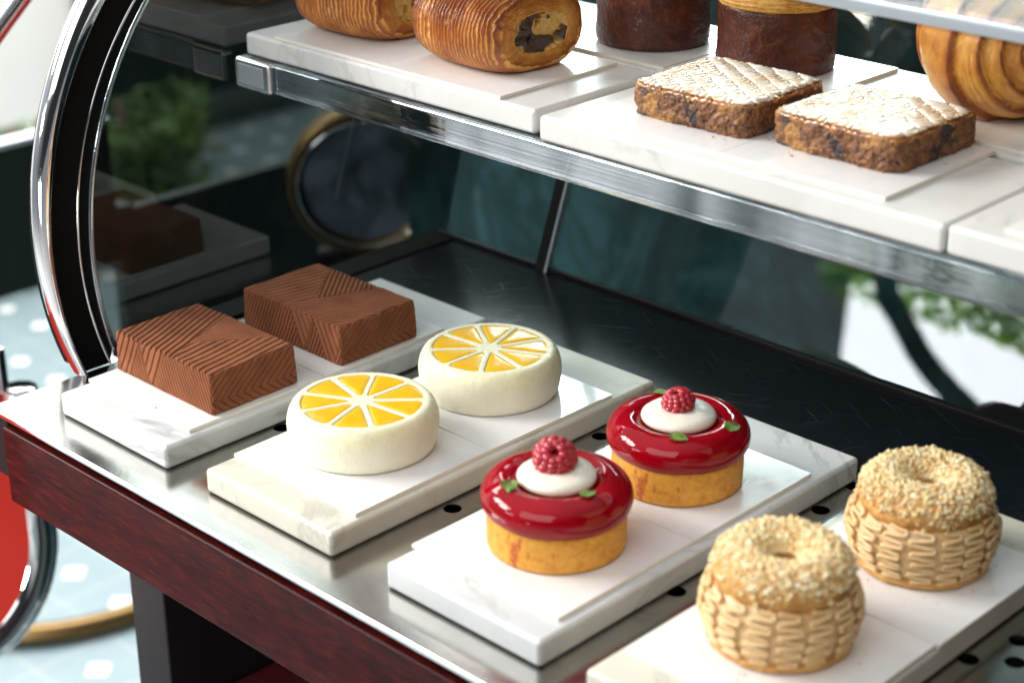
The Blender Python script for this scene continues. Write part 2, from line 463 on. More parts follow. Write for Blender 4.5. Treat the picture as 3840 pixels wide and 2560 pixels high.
    sx = b.n('SeparateXYZ', {0: b.n('VectorMath', {0: v, 1: (1 / 0.11, 1 / 0.11, 1)}, operation='MULTIPLY').outputs[0]})
    fx = b.math('ABSOLUTE', b.math('SUBTRACT', b.math('FRACT', sx.outputs[0]), 0.5))
    fy = b.math('ABSOLUTE', b.math('SUBTRACT', b.math('FRACT', sx.outputs[1]), 0.5))
    dd = b.math('ADD', fx, fy)
    dot = b.math('LESS_THAN', dd, 0.17)
    gro = b.math('GREATER_THAN', b.math('MAXIMUM', fx, fy), 0.485)
    c = b.mix(b.noise(0.1, 3), (0.13, 0.185, 0.20), (0.20, 0.265, 0.285))
    c = b.mix(dot, c, (0.62, 0.62, 0.60))
    c = b.mix(gro, c, (0.26, 0.28, 0.28))
    D['tiles'] = b.pbr(base=c, rough=0.45)
    b = NB('pale_paving')
    D['paving'] = b.pbr(base=b.mix(b.noise(0.03, 4), (0.5, 0.5, 0.5), (0.62, 0.61, 0.6)), rough=0.8)
    b = NB('hedge_leaves')
    c = b.mix(b.noise(0.08, 3), (0.035, 0.09, 0.015), (0.13, 0.22, 0.05))
    D['hedge'] = b.pbr(base=c, rough=0.5)
    b = NB('thin_leaf')
    c = b.mix(b.noise(0.12, 3), (0.30, 0.55, 0.05), (0.52, 0.75, 0.14))
    D['thin_leaf'] = b.surface(b.n('MixShader', {0: 0.85, 1: b.n('BsdfDiffuse', {'Color': c}).outputs[0], 2: b.n('BsdfTranslucent', {'Color': c}).outputs[0]}).outputs[0])
    b = NB('bark')
    D['bark'] = b.pbr(base=(0.10, 0.07, 0.05), rough=0.9)
    return D
MT = make_materials()

# ------------------------------------------------------------------ mesh helpers (all geometry in cm)
def mk(name, V, F, mat, parent=None, smooth=True, loc=None, attrs=None, mats=None, fmat=None):
    me = bpy.data.meshes.new(name)
    V = np.asarray(V, float) * CM
    if isinstance(F, np.ndarray):
        n = F.shape[1]
        me.vertices.add(len(V)); me.vertices.foreach_set('co', V.ravel())
        me.loops.add(F.size); me.loops.foreach_set('vertex_index', F.ravel().astype(np.int32))
        me.polygons.add(len(F)); me.polygons.foreach_set('loop_start', np.arange(0, F.size, n, dtype=np.int32))
        me.update(calc_edges=True); me.validate()
    else:
        me.from_pydata(V.tolist(), [], F)
        me.update()
    for k, a in (attrs or {}).items():
        at = me.attributes.new(k, 'FLOAT', 'POINT')
        at.data.foreach_set('value', np.asarray(a, np.float32).ravel())
    for m in (mats or [mat]):
        me.materials.append(MT[m] if isinstance(m, str) else m)
    if fmat is not None:
        me.polygons.foreach_set('material_index', np.asarray(fmat, np.int32))
    me.polygons.foreach_set('use_smooth', np.full(len(me.polygons), smooth, bool))
    return put(name, me, parent, loc)

def put(name, me, parent=None, loc=None):
    o = bpy.data.objects.new(name, me)
    COL.objects.link(o)
    if parent is not None:
        o.parent = parent
    if loc is not None:
        o.location = Vector(loc) * CM
    return o

def thing(name, label, cat, loc=(0, 0, 0), rz=0.0, group=None, rot=None):
    o = bpy.data.objects.new(name, None)
    COL.objects.link(o)
    o.empty_display_size = 0.02
    o.location = Vector(loc) * CM
    o.rotation_euler = rot or (0, 0, rz)
    return tag(o, label, cat, group)

def tag(o, label, cat, group=None, kind=None):
    o['label'] = label
    o['category'] = cat
    if group:
        o['group'] = group
    if kind:
        o['kind'] = kind
    return o

def dup(root, loc, rz, label, rot=None):
    r = root.copy(); COL.objects.link(r)
    r.location = Vector(loc) * CM
    r.rotation_euler = rot or (0, 0, rz)
    r['label'] = label
    for ch in list(root.children):
        c = ch.copy(); COL.objects.link(c); c.parent = r
        for g in list(ch.children):
            d = g.copy(); COL.objects.link(d); d.parent = c
    return r

def grid_faces(nu, nv, wrap=False):
    u = np.arange(nu if wrap else nu - 1)
    v = np.arange(nv - 1)
    U_, V_ = np.meshgrid(u, v, indexing='ij')
    U2 = (U_ + 1) % nu
    return np.stack([U_ * nv + V_, U2 * nv + V_, U2 * nv + V_ + 1, U_ * nv + V_ + 1], -1).reshape(-1, 4)

def lathe(prof, n, disp=None):
    """prof: (k,2) r,z from bottom to top; returns V, F, theta, s"""
    prof = np.asarray(prof, float)
    th = np.linspace(0, 2 * np.pi, n, endpoint=False)
    T, K = np.meshgrid(th, np.arange(len(prof)), indexing='ij')
    r, z = prof[K, 0], prof[K, 1]
    V = np.stack([r * np.cos(T), r * np.sin(T), z], -1).reshape(-1, 3)
    return V, grid_faces(n, len(prof), True), T.ravel(), K.ravel()

def smooth_prof(pts, n):
    pts = np.asarray(pts, float)
    for _ in range(3):  # chaikin
        q = [pts[0]]
        for a, b in zip(pts[:-1], pts[1:]):
            q += [a * .75 + b * .25, a * .25 + b * .75]
        q.append(pts[-1])
        pts = np.array(q)
    d = np.r_[0, np.cumsum(np.hypot(*np.diff(pts, axis=0).T))]
    s = np.linspace(0, d[-1], n)
    return np.c_[np.interp(s, d, pts[:, 0]), np.interp(s, d, pts[:, 1])]

def box_bm(x0, x1, y0, y1, z0, z1, bev=0.0, seg=3):
    bm = bmesh.new()
    bmesh.ops.create_cube(bm, size=1)
    for v in bm.verts:
        v.co = Vector(((x0 + x1) / 2 + v.co.x * (x1 - x0), (y0 + y1) / 2 + v.co.y * (y1 - y0), (z0 + z1) / 2 + v.co.z * (z1 - z0)))
    if bev > 0:
        bmesh.ops.bevel(bm, geom=bm.edges[:], offset=bev, segments=seg, profile=0.5, affect='EDGES')
    return bm

def bm_obj(name, bm, mat, parent=None, smooth=True, loc=None, wn=True):
    bmesh.ops.scale(bm, vec=(CM, CM, CM), verts=bm.verts)
    me = bpy.data.meshes.new(name)
    bm.to_mesh(me); bm.free()
    for m in (mat if isinstance(mat, list) else [mat]):
        me.materials.append(MT[m])
    me.polygons.foreach_set('use_smooth', np.full(len(me.polygons), smooth, bool))
    o = put(name, me, parent, loc)
    if smooth and wn:
        w = o.modifiers.new('weighted', 'WEIGHTED_NORMAL')
        w.keep_sharp = True
    return o

def box(name, x0, x1, y0, y1, z0, z1, mat, parent=None, bev=0.0, seg=3, loc=None):
    return bm_obj(name, box_bm(x0, x1, y0, y1, z0, z1, bev, seg), mat, parent, smooth=bev > 0, loc=loc)

def tube_verts(path, rad, k=8, close_ends=True, squash=None):
    """returns V,F (list) of a tube along path (n,3) with radius array"""
    path = np.asarray(path, float)
    n = len(path)
    rad = np.broadcast_to(rad, (n,))
    tan = np.gradient(path, axis=0)
    tan /= np.linalg.norm(tan, axis=1)[:, None] + 1e-12
    ref = np.array([0, 0, 1.0]) if abs(tan[0][2]) < 0.9 else np.array([1.0, 0, 0])
    nrm = np.zeros_like(path)
    a = ref - tan[0] * (ref @ tan[0])
    a /= np.linalg.norm(a)
    for i in range(n):
        a = a - tan[i] * (a @ tan[i])
        a /= np.linalg.norm(a) + 1e-12
        nrm[i] = a
    bn = np.cross(tan, nrm)
    ph = np.linspace(0, 2 * np.pi, k, endpoint=False)
    V = path[:, None, :] + rad[:, None, None] * (np.cos(ph)[None, :, None] * nrm[:, None, :] + np.sin(ph)[None, :, None] * bn[:, None, :])
    V = V.reshape(-1, 3)
    i, j = np.meshgrid(np.arange(n - 1), np.arange(k), indexing='ij')
    j2 = (j + 1) % k
    F = np.stack([i * k + j, i * k + j2, (i + 1) * k + j2, (i + 1) * k + j], -1).reshape(-1, 4)
    if close_ends:
        c0, c1 = len(V), len(V) + 1
        V = np.vstack([V, path[:1], path[-1:]])
        jj = np.arange(k)
        F = np.vstack([F, np.stack([np.full(k, c0), (jj + 1) % k, jj, np.full(k, c0)], -1)[:, :4],
                       np.stack([np.full(k, c1), (n - 1) * k + jj, (n - 1) * k + (jj + 1) % k, np.full(k, c1)], -1)])
    return V, F

def quads_to_list(F):
    out = []
    for f in F.tolist():
        g = []
        for i in f:
            if i not in g:
                g.append(i)
        if len(g) >= 3:
            out.append(g)
    return out

_ico = {}
def ico(sub):
    if sub not in _ico:
        bm = bmesh.new()
        bmesh.ops.create_icosphere(bm, subdivisions=sub, radius=1.0)
        V = np.array([v.co[:] for v in bm.verts])
        F = np.array([[v.index for v in f.verts] for f in bm.faces])
        bm.free()
        _ico[sub] = (V, F)
    return _ico[sub]

# ================================================================== SETTING
fl = mk('floor', [(-320, -80, -80), (140, -80, -80), (140, 320, -80), (-320, 320, -80)], [[0, 1, 2, 3]], 'tiles', smooth=False)
fl['kind'] = 'structure'
gr = mk('ground', [(-2500, -2500, -80.8), (2500, -2500, -80.8), (2500, 2500, -80.8), (-2500, 2500, -80.8)], [[0, 1, 2, 3]], 'paving', smooth=False)
gr['kind'] = 'structure'

# ================================================================== DISPLAY CASE
case = thing('display_case', 'pastry display case with steel base, mahogany front board, glass shelves and curved chrome end', 'display case')
XL, XR = -4.15, 74.0
YF, YB = -2.38, 36.9
# steel base with drilled holes
holes = [(25.1, 19.95), (25.1, 23.1), (25.1, 8.0), (10.84, 7.9), (12.3, 11.0), (39.2, 9.75), (39.5, 21.5), (39.3, 25.0), (40.6, 15.6), (40.6, 18.4),
         (52.8, 14.5), (54.5, 15.75), (53.7, 17.5), (54.5, 12.2), (56.2, 14.0), (56.0, 17.2), (54.9, 19.6), (57.6, 15.6), (26.5, 15.0), (12.2, 20.5), (11.6, 14.4)]
bm = box_bm(XL, XR, YF, YB, -0.22, 0.0)
me = bpy.data.meshes.new('tmp_plate')
bmesh.ops.scale(bm, vec=(CM, CM, CM), verts=bm.verts); bm.to_mesh(me); bm.free()
plate0 = bpy.data.objects.new('tmp_plate', me); COL.objects.link(plate0)
bm = bmesh.new()
for (hx, hy) in holes:
    r_ = bmesh.ops.create_cone(bm, cap_ends=True, segments=28, radius1=0.50, radius2=0.50, depth=2.0)
    bmesh.ops.translate(bm, vec=(hx, hy, 0), verts=r_['verts'])
bmesh.ops.scale(bm, vec=(CM, CM, CM), verts=bm.verts)
mec = bpy.data.meshes.new('tmp_cut'); bm.to_mesh(mec); bm.free()
cut0 = bpy.data.objects.new('tmp_cut', mec); COL.objects.link(cut0)
md = plate0.modifiers.new('b', 'BOOLEAN'); md.object = cut0; md.operation = 'DIFFERENCE'; md.solver = 'EXACT'
bpy.context.view_layer.update()
dg = bpy.context.evaluated_depsgraph_get()
plate_me = bpy.data.meshes.new_from_object(plate0.evaluated_get(dg))
bpy.data.objects.remove(plate0); bpy.data.objects.remove(cut0)
plate_me.materials.clear(); plate_me.materials.append(MT['steel'])
base = put('steel_base', plate_me, case)
box('rear_dark_reflection', XL, XR, 25.9, YB - 0.3, 0.004, 0.12, 'steel_dark', case, 0.04, 2)  # thin sheet over the steel, its dark reflection painted in
box('edge_lip', XL, XR, YF - 0.10, YF + 0.02, -0.34, 0.03, 'chrome', base, 0.05, 2)
box('under_tray', XL + 1, XR, YF + 0.5, YB, -4.5, -1.2, 'inside', case)
ap = box('front_board', -2.35, XR, YF - 0.42, YF + 1.8, -5.6, -0.62, 'mahogany', case, 0.12, 3)
box('end_block', XL - 0.3, -2.36, YF - 0.05, YF + 3.2, -4.4, -0.36, 'black', case, 0.15, 2)
box('side_rail', XL - 0.2, XL + 1.6, YF + 3.2, YB, -4.4, -0.3, 'black', case, 0.15, 2)
box('leg', -2.6, 1.2, 5.0, 15.9, -80, -4.6, 'black', case, 0.15, 2)
box('leg', XR - 4, XR, 5.0, 8.8, -80, -4.6, 'black', case, 0.15, 2)
box('back_panel', -2.4, XR, 16.0, 17.2, -80, -4.6, 'inside', case)
box('lower_shelf', 1.25, XR, 3.4, 15.9, -25.5, -23.0, 'maroon', case, 0.5, 3)

# curved end frame
def arc_pts(c, Rr, x, n=90, z0=0.0, top=40.0):
    a0 = math.asin((z0 - c[1]) / Rr)
    a1 = math.radians(97)
    a = np.linspace(a0, a1, n)
    return np.stack([np.full(n, x), c[0] - Rr * np.cos(a), c[1] + Rr * np.sin(a)], -1)
def strip(name, A, B, mat, parent):
    n = len(A)
    V = np.vstack([A, B]); i = np.arange(n - 1)
    return mk(name, V, np.stack([i, i + 1, n + i + 1, n + i], -1), mat, parent)
C1 = ((24.99, 8.95), 22.89); C2 = ((27.0, 8.03), 23.96); C3 = ((27.13, 7.74), 22.26); C4 = ((30.51, 6.52), 23.84)
NA = 100
a1_ = arc_pts(*C1, -4.3, NA); a2_ = arc_pts(*C2, -4.3, NA); a3_ = arc_pts(*C3, -4.3, NA); a4_ = arc_pts(*C4, -5.9, NA)
endf = strip('end_frame', a2_, a3_, 'rubber', case)
# give the band body: outer wall and inner reveal
o2 = a2_.copy(); o2[:, 0] = -6.6
o3 = a3_.copy(); o3[:, 0] = -4.32
V = np.vstack([a2_, o2]); i = np.arange(NA - 1)
mk('frame_side', np.vstack([a2_, o2]), np.stack([i, i + 1, NA + i + 1, NA + i], -1), 'rubber', endf)
mk('reveal', np.vstack([o3, a4_]), np.stack([i, i + 1, NA + i + 1, NA + i], -1), 'rubber', endf)
# chrome tube: flattened section between C1 and C2
mid = (a1_ + a2_) / 2
half = np.linalg.norm(a2_ - a1_, axis=1) / 2
tan = np.gradient(mid, axis=0); tan /= np.linalg.norm(tan, axis=1)[:, None]
nrm = np.cross(tan, np.array([1.0, 0, 0]))
ph = np.linspace(0, 2 * np.pi, 20, endpoint=False)
TV = mid[:, None, :] + half[:, None, None] * np.cos(ph)[None, :, None] * nrm[:, None, :] + 0.75 * np.sin(ph)[None, :, None] * np.array([1.0, 0, 0])[None, None, :]
TV = TV.reshape(-1, 3) - np.array([0.15, 0, 0])
ii, jj = np.meshgrid(np.arange(NA - 1), np.arange(20), indexing='ij')
TF = np.stack([ii * 20 + jj, ii * 20 + (jj + 1) % 20, (ii + 1) * 20 + (jj + 1) % 20, (ii + 1) * 20 + jj], -1).reshape(-1, 4)
mk('chrome_trim', TV, TF, 'chrome', endf)
V, F = tube_verts(a3_ + np.array([0.02, 0.05, 0]), 0.09, 8, False)
mk('inner_bead', V, F, 'chrome', endf)
# glass edge bead and pane
g4 = a4_.copy(); g4[:, 0] = -6.0
V, F = tube_verts(g4 + np.array([0.05, 0.22, 0]), 0.16, 8, False)
mk('glass_edge', V, F, 'acrylic', endf)
poly = [(p[1], p[2]) for p in g4] + [(46.0, g4[-1][2]), (37.6, 0.0)]
bm = bmesh.new()
vs = [bm.verts.new((-6.0, y, z)) for y, z in poly]
f_ = bm.faces.new(vs)
ex = bmesh.ops.extrude_face_region(bm, geom=[f_])
bmesh.ops.translate(bm, vec=(-0.45, 0, 0), verts=[e for e in ex['geom'] if isinstance(e, bmesh.types.BMVert)])
bmesh.ops.recalc_face_normals(bm, faces=bm.faces)
bm_obj('end_panel', bm, 'glass_dark', case, smooth=False)
box('end_sill', -6.6, XL - 0.05, 8.0, 37.4, -0.8, 0.25, 'rubber', case, 0.08, 2)

# rear doors, leaning back
lean = math.tan(R(20))
def rear_pt(x, z, off=0.0):
    return (x, 37.0 + lean * z + off, z)
ZT = 34.0
V = [rear_pt(-6, 0), rear_pt(XR, 0), rear_pt(XR, ZT), rear_pt(-6, ZT)]
V += [(x, y + 0.5, z) for x, y, z in V]
mk('rear_glass', V, [[0, 1, 2, 3], [7, 6, 5, 4], [0, 4, 5, 1], [1, 5, 6, 2], [2, 6, 7, 3], [3, 7, 4, 0]], 'glass_rear', case, smooth=False)
def lean_strip(name, x0, x1, mat, off=-0.25, th=0.5):
    V = [rear_pt(x0, 0, off), rear_pt(x1, 0, off), rear_pt(x1, ZT, off), rear_pt(x0, ZT, off)]
    V += [(x, y - th, z) for x, y, z in V]
    mk(name, V, [[3, 2, 1, 0], [4, 5, 6, 7], [1, 5, 4, 0], [2, 6, 5, 1], [3, 7, 6, 2], [0, 4, 7, 3]], mat, case, smooth=False)
lean_strip('door_stile', 5.2, 5.36, 'grey_metal')
lean_strip('door_gasket', 4.3, 5.18, 'black')
box('rear_sill', -6, XR, 36.55, 37.0, 0.02, 0.45, 'black', case, 0.1, 2)

# glass shelf with thick polished edge
ZS = 17.37
box('glass_shelf', -5.2, XR, 19.05, 42.5, ZS - 1.0, ZS, 'glass_shelf', case, 0.05, 2)
bm = box_bm(-1.9, XR, 18.55, 19.35, 15.45, ZS - 0.02, 0.22, 4)
bm_obj('shelf_edge', bm, 'acrylic', case)
clip = box('shelf_clip', -5.45, -1.92, 18.45, 19.4, 15.3, 17.3, 'chrome', case, 0.25, 4)
box('clip_inset', -5.05, -2.55, 18.40, 18.47, 15.65, 16.95, 'grey_metal', clip, 0.02, 1)
box('upper_shelf', 5, XR, 22.3, 44, 26.6, 27.2, 'glass_upper', case, 0.05, 2)
box('upper_shelf_edge', 5, XR, 21.9, 22.25, 26.85, 27.5, 'grey_metal', case, 0.1, 2)

# ================================================================== SLABS AND CARDS
def chip(bm, amp, seed):
    for v in bm.verts:
        pass
def slab(label, x, y, z, w, d, mat, rz=0.0, t=1.45):
    o = bm_obj('marble_slab', box_bm(-w / 2, w / 2, -d / 2, d / 2, 0, t, 0.26, 4), mat)
    o.location = Vector((x + w / 2, y + d / 2, z)) * CM
    o.rotation_euler = (0, 0, R(rz))
    return tag(o, label, 'slab', 'marble serving slabs')
W, DP, TS = 10.5, 25.6, 1.45
slab('white marble slab with grey veins under the two chocolate cakes', -0.07, -0.03, 0.012, W, DP, 'marble_grey')
slab('cream tinted marble slab under the two lemon cakes', 13.99, 0.0, 0.012, W, DP, 'marble_cream')
slab('grey veined white marble slab under the two red glazed tarts', 28.53, 0.08, 0.012, W, DP, 'marble_grey')
slab('white marble slab under the two crumb topped cream rings', 41.93, -0.05, 0.012, W, DP, 'marble_cream')
Z1 = ZS + 0.012
slab('white marble slab under the two ridged rolls, left end of glass shelf', -4.94, 19.08, Z1, 25.6, W, 'marble_plain')
slab('white marble slab under the two iced fruit cake squares', 21.43, 18.58, Z1, 25.6, W, 'marble_plain')
slab('white marble slab at the right edge of the glass shelf carrying only an empty card', 47.1, 18.7, Z1, 25.6, W, 'marble_plain')
slab('white marble slab under the left chocolate coated brioche', -4.9, 29.75, Z1, 25.6, W, 'marble_plain')
slab('white marble slab behind the fruit cakes under the right chocolate coated brioche and the swirl bun', 20.9, 29.75, Z1, 25.6, W, 'marble_plain')

def card_mesh(cx, cy):
    bm = box_bm(-cx / 2, cx / 2, -cy / 2, cy / 2, 0, 0.2, 0.0)
    for f in bm.faces:
        f.material_index = 0 if abs(f.normal.z) > 0.5 else 1
    bmesh.ops.scale(bm, vec=(CM, CM, CM), verts=bm.verts)
    me = bpy.data.meshes.new('white_card'); bm.to_mesh(me); bm.free()
    me.materials.append(MT['card']); me.materials.append(MT['card_edge'])
    return me
CARD = card_mesh(9.98, 9.98)
def card(label, x, y, z, rz=0.0):
    o = put('white_card', CARD)
    o.location = Vector((x + 5, y + 5, z + 0.012)) * CM
    o.rotation_euler = (0, 0, R(rz))
    return tag(o, label, 'card', 'square white cards')
ZC = 0.012 + TS
ZCU = Z1 + TS
card('square white card under the brightly lit front chocolate cake', -0.05, 2.0, ZC)
card('square white card under the shaded rear chocolate cake', -0.05, 12.02, ZC, 0.4)
card('square white card under the front lemon cake', 14.06, 1.98, ZC, 0.5)
card('square white card under the rear lemon cake', 14.1, 12.08, ZC, -0.8)
card('square white card under the front red tart with the hollow raspberry', 28.45, 1.94, ZC)
card('square white card under the rear red tart', 28.47, 11.95, ZC)
card('square white card under the blurred front cream ring', 42.35, 2.2, ZC)
card('square white card under the rear cream ring', 42.55, 12.25, ZC, -0.4)
card('square white card under the rear ridged roll at the shelf end', -2.14, 19.23, ZCU)
card('square white card under the ridged roll with chocolate filling showing', 7.86, 19.23, ZCU)
card('square white card under the left fruit cake square', 23.17, 19.5, ZCU)
card('square white card under the right fruit cake square', 33.19, 19.5, ZCU)
card('empty square white card at the right edge of the glass shelf', 49.5, 19.6, ZCU)
card('square white card under the left chocolate coated brioche', 10.6, 30.2, ZCU)
card('square white card under the right chocolate coated brioche', 20.75, 29.6, ZCU)
card('square white card under the golden swirl bun', 34.6, 30.3, ZCU)
TOP = ZC + 0.012 + 0.2 + 0.004
TOPU = ZCU + 0.012 + 0.2 + 0.004

# ================================================================== CHOCOLATE CAKES
def groove(t, p, w=0.08, depth=0.17):
    f = np.abs((t / p) % 1.0 - 0.5) * p          # distance from groove centre at 0
    return -depth * (1 - sstep(w * 0.4, w * 1.05, f)) + 0.02 * np.cos(np.clip((0.5 * p - f) / (0.5 * p), 0, 1) * np.pi * 0.5) * 0

def choc_cake(variant):
    hx, hy, hz = 4.65, 3.1, 1.28
    sgn = 1 if variant == 0 else -1
    def d_top(x, y):
        x = x * sgn
        jx = x + 0.010 * fbm(np.stack([x * 2, y * 2, x * 0], -1))
        la = jx + 0.475 * y                    # lines leaning back-left
        left = groove(la + 5, 0.46)
        tri = groove(jx - 0.85 * y, 0.40, 0.07)
        right = groove(jx + 0.19 * y + 0.2, 0.50)
        # triangle (0,-1.1) (-1.7,3.1) (3.1,3.1)
        e1 = (jx - 0.0) * 4.2 + (y + 1.1) * 1.7 * 1.0
        e1 = (y + 1.1) * (-1.7) / 4.2 - jx        # <0 : right of left edge
        e2 = jx - (y + 1.1) * 3.1 / 4.2
        intri = (e1 < 0) & (e2 < 0) & (y > -1.1)
        isleft = jx < np.where(y > -1.1, (y + 1.1) * (-1.7) / 4.2, -0.475 * (y + 1.1))
        d = np.where(intri, tri, np.where(isleft, left, right))
        edge = np.minimum(np.abs(e1), np.abs(e2))
        b_ = (y > -1.3) & (edge < 0.045)
        return np.where(b_, np.minimum(d, -0.07), d)
    def d_front(x, z):
        x = x * sgn
        la = x - 0.45 * z
        lb = x + 0.42 * z
        bars = groove(la + 5, 0.52, 0.075)
        fine = groove(lb + 5, 0.29, 0.058, 0.13)
        A = la < -2.75
        B = (~A) & (lb < -1.75)
        Cz = (~A) & (~B) & (la < -0.55)
        low = lb < -4.55
        d = np.where(A & ~low, bars, np.where(B, fine, np.where(Cz, bars, fine)))
        bd = (np.abs(la + 2.75) < 0.05) | (np.abs(la + 0.55) < 0.05) | ((np.abs(lb + 1.75) < 0.05) & (la > -2.75) & (la < -0.55))
        return np.where(bd, np.minimum(d, -0.075), d)
    def d_side(y, z):
        t = y * 0.75 - 0.85 * np.abs(z + 0.55)
        return groove(t + 5, 0.42, 0.05, 0.10 if variant == 0 else 0.07)
    res = 0.037
    VV, FF, off = [], [], 0
    rr = 0.16
    H = np.array([hx, hy, hz])
    for ax in range(3):
        for s in (-1, 1):
            if ax == 2 and s == -1:
                r_ = 0.4
            else:
                r_ = res
            o1, o2 = [k for k in range(3) if k != ax]
            n1, n2 = int(2 * H[o1] / r_) + 1, int(2 * H[o2] / r_) + 1
            a, b = np.meshgrid(np.linspace(-H[o1], H[o1], n1), np.linspace(-H[o2], H[o2], n2), indexing='ij')
            P = np.zeros((n1, n2, 3)); P[..., o1] = a; P[..., o2] = b; P[..., ax] = s * H[ax]
            P = P.reshape(-1, 3)
            F = grid_faces(n1, n2)
            flip = (s > 0) == (ax == 1)
            if flip:
                F = F[:, ::-1]
            VV.append(P); FF.append(F + off); off += len(P)
    P = np.vstack(VV); F = np.vstack(FF)
    q = np.clip(P, -H + rr, H - rr)
    d = P - q
    dn = d / (np.linalg.norm(d, axis=1)[:, None] + 1e-9)
    base_ = q + rr * dn
    wgt = np.abs(dn)
    x, y, z = P.T
    # scalloped: grooves of a face run across its own edge
    D = np.zeros(len(P))
    dt = d_top(x, y); df = d_front(x, z); ds = d_side(y, z)
    w2 = wgt ** 2
    D += w2[:, 2] * np.where(dn[:, 2] > 0, dt, 0)
    D += w2[:, 1] * df
    D += w2[:, 0] * ds
    edge = (np.sort(wgt, axis=1)[:, 1] > 0.3)
    D = np.where(edge & (dn[:, 2] > 0), np.minimum(D, np.minimum(np.where(wgt[:, 2] > .3, dt, 0), np.where(wgt[:, 1] > .3, df, 0)) * 0.8), D)
    D += 0.035 * fbm(P * 0.9 + 3 * variant) + 0.016 * fbm(P * 6.0)
    # torn lower edge and chipped right rim
    rim = sstep(0.25, 0.0, np.abs(z - hz)) * sstep(0.3, 0.0, np.abs(x - hx))
    D -= 0.10 * rim * np.clip(fbm(P * 3.1) + 0.2, 0, 1)
    base_ = base_ + dn * D[:, None]
    base_[:, 0] += 0.06 * fbm(np.stack([y * 0.6, z * 0.6, y * 0], -1))
    base_[:, 2] += hz
    # sloping footprint: slightly wider foot
    k = 1.0 + 0.025 * (1 - base_[:, 2] / (2 * hz))
    base_[:, 0] *= k; base_[:, 1] *= k
    return base_, F
CH = [('ridged cocoa dusted chocolate cake nearest the wooden front board, lit by the window', (4.82, 7.15), 0.0),
      ('darker ridged chocolate cake in the shade behind the other chocolate cake', (4.95, 16.75), 0.0)]
for v_, (lb, (cx, cy), rz) in enumerate(CH):
    V, F = choc_cake(v_)
    o = mk('chocolate_cake', V, F, 'cocoa', loc=(cx, cy, TOP))
    tag(o, lb, 'cake', 'ridged chocolate cakes')

# ================================================================== LEMON CAKES
NS = 9
def smax(a, b, k=0.14):
    h = np.clip(0.5 + 0.5 * (a - b) / k, 0, 1)
    return b * (1 - h) + a * h + k * h * (1 - h)
def wedge_sdf(r, th, ro=3.42, wall=0.15, rin=0.62):
    seg = 2 * np.pi / NS
    a = (th % seg) - seg / 2
    dw = -(np.sin(seg / 2 - np.abs(a)) * r) + wall
    d = smax(dw, r - ro, 0.35)
    return smax(d, rin - r, 0.3)
LH = 2.62
def lemon_body():
    side = smooth_prof([(0, 0), (3.7, 0), (3.98, 0.02), (4.12, 0.5), (4.22, 1.2), (4.22, 1.75), (4.08, 2.25), (3.85, 2.55), (3.62, 2.64), (3.40, LH)], 70)
    side = side[side[:, 0] > 0.5] if False else side
    rr = np.linspace(3.38, 0.02, 70)
    prof = np.vstack([side, np.c_[rr, np.full(len(rr), LH)]])
    n = 420
    V, F, T, K = lathe(prof, n)
    r = np.hypot(V[:, 0], V[:, 1])
    topm = K >= 70
    sd = wedge_sdf(r, T + 0.02 * np.sin(3 * T))
    drop = -0.13 * sstep(0.06, -0.08, sd)
    rib = 0.012 * sstep(-0.1, 0.1, sd)
    V[:, 2] += np.where(topm, drop + rib * 0.6 + 0.012 * fbm(V * 3), 0)
    N = np.stack([np.cos(T), np.sin(T), 0 * T], -1)
    am = np.where(topm, 0, 1.0) * sstep(0.0, 0.2, V[:, 2])
    disp = 0.015 * fbm(V * 0.9) + 0.006 * fbm(V * 5) + 0.022 * fbm(V * 14, 2)
    # drippy shoulder
    wet = sstep(1.35, 2.3, V[:, 2] + 0.5 * fbm(np.stack([np.cos(T) * 3, np.sin(T) * 3, V[:, 2] * 0.25], -1)))
    wet = np.where(topm, 0.85, wet)
    disp += 0.02 * wet * fbm(np.stack([np.cos(T) * 9, np.sin(T) * 9, V[:, 2] * 1.2], -1))
    V += N * (disp * am)[:, None]
    foot = (V[:, 2] < 0.25) & (r > 3.3)
    V[:, :2] *= (1 + np.where(foot, 0.012 * fbm(V * 7), 0))[:, None]
    return V, F, wet
def jelly_seg(k, seed, lift):
    seg = 2 * np.pi / NS
    rc, ac = 2.25, (k + 0.5) * seg
    c = np.array([rc * np.cos(ac), rc * np.sin(ac)])
    n = 72
    ang = np.linspace(0, 2 * np.pi, n, endpoint=False)
    t = np.linspace(0.02, 2.6, 260)
    px = c[0] + np.cos(ang)[:, None] * t; py = c[1] + np.sin(ang)[:, None] * t
    th = np.arctan2(py, px)
    sd = wedge_sdf(np.hypot(px, py), th)
    own = np.abs(((th - ac + np.pi) % (2 * np.pi)) - np.pi) < seg / 2
    bad = (sd > -0.005) | ~own
    tb = t[np.argmax(bad, axis=1)]
    rings = np.linspace(0, 1, 12)
    V = []
    for s in rings[1:]:
        x = c[0] + np.cos(ang) * tb * s; y = c[1] + np.sin(ang) * tb * s
        z = LH - 0.025 + lift * (1 - s ** 4) - 0.03 * s ** 6 + 0.012 * fbm(np.stack([x * 1.2, y * 1.2, x * 0 + seed], -1))
        V.append(np.stack([x, y, z], -1))
    V = np.vstack([[[c[0], c[1], LH - 0.035 + lift]], *V])
    F = [[0, 1 + j, 1 + (j + 1) % n] for j in range(n)]
    for k2 in range(10):
        a = 1 + k2 * n; b = a + n
        F += [[a + j, b + j, b + (j + 1) % n, a + (j + 1) % n] for j in range(n)]
    return V, F
lem = thing('lemon_cake', 'white lemon slice cake at the front with matte yellow segments', 'cake', (18.31, 7.78, TOP), R(7), 'round lemon slice cakes')
V, F, wet = lemon_body()
mk('body', V, F, 'lemon', lem, attrs={'wet': wet})
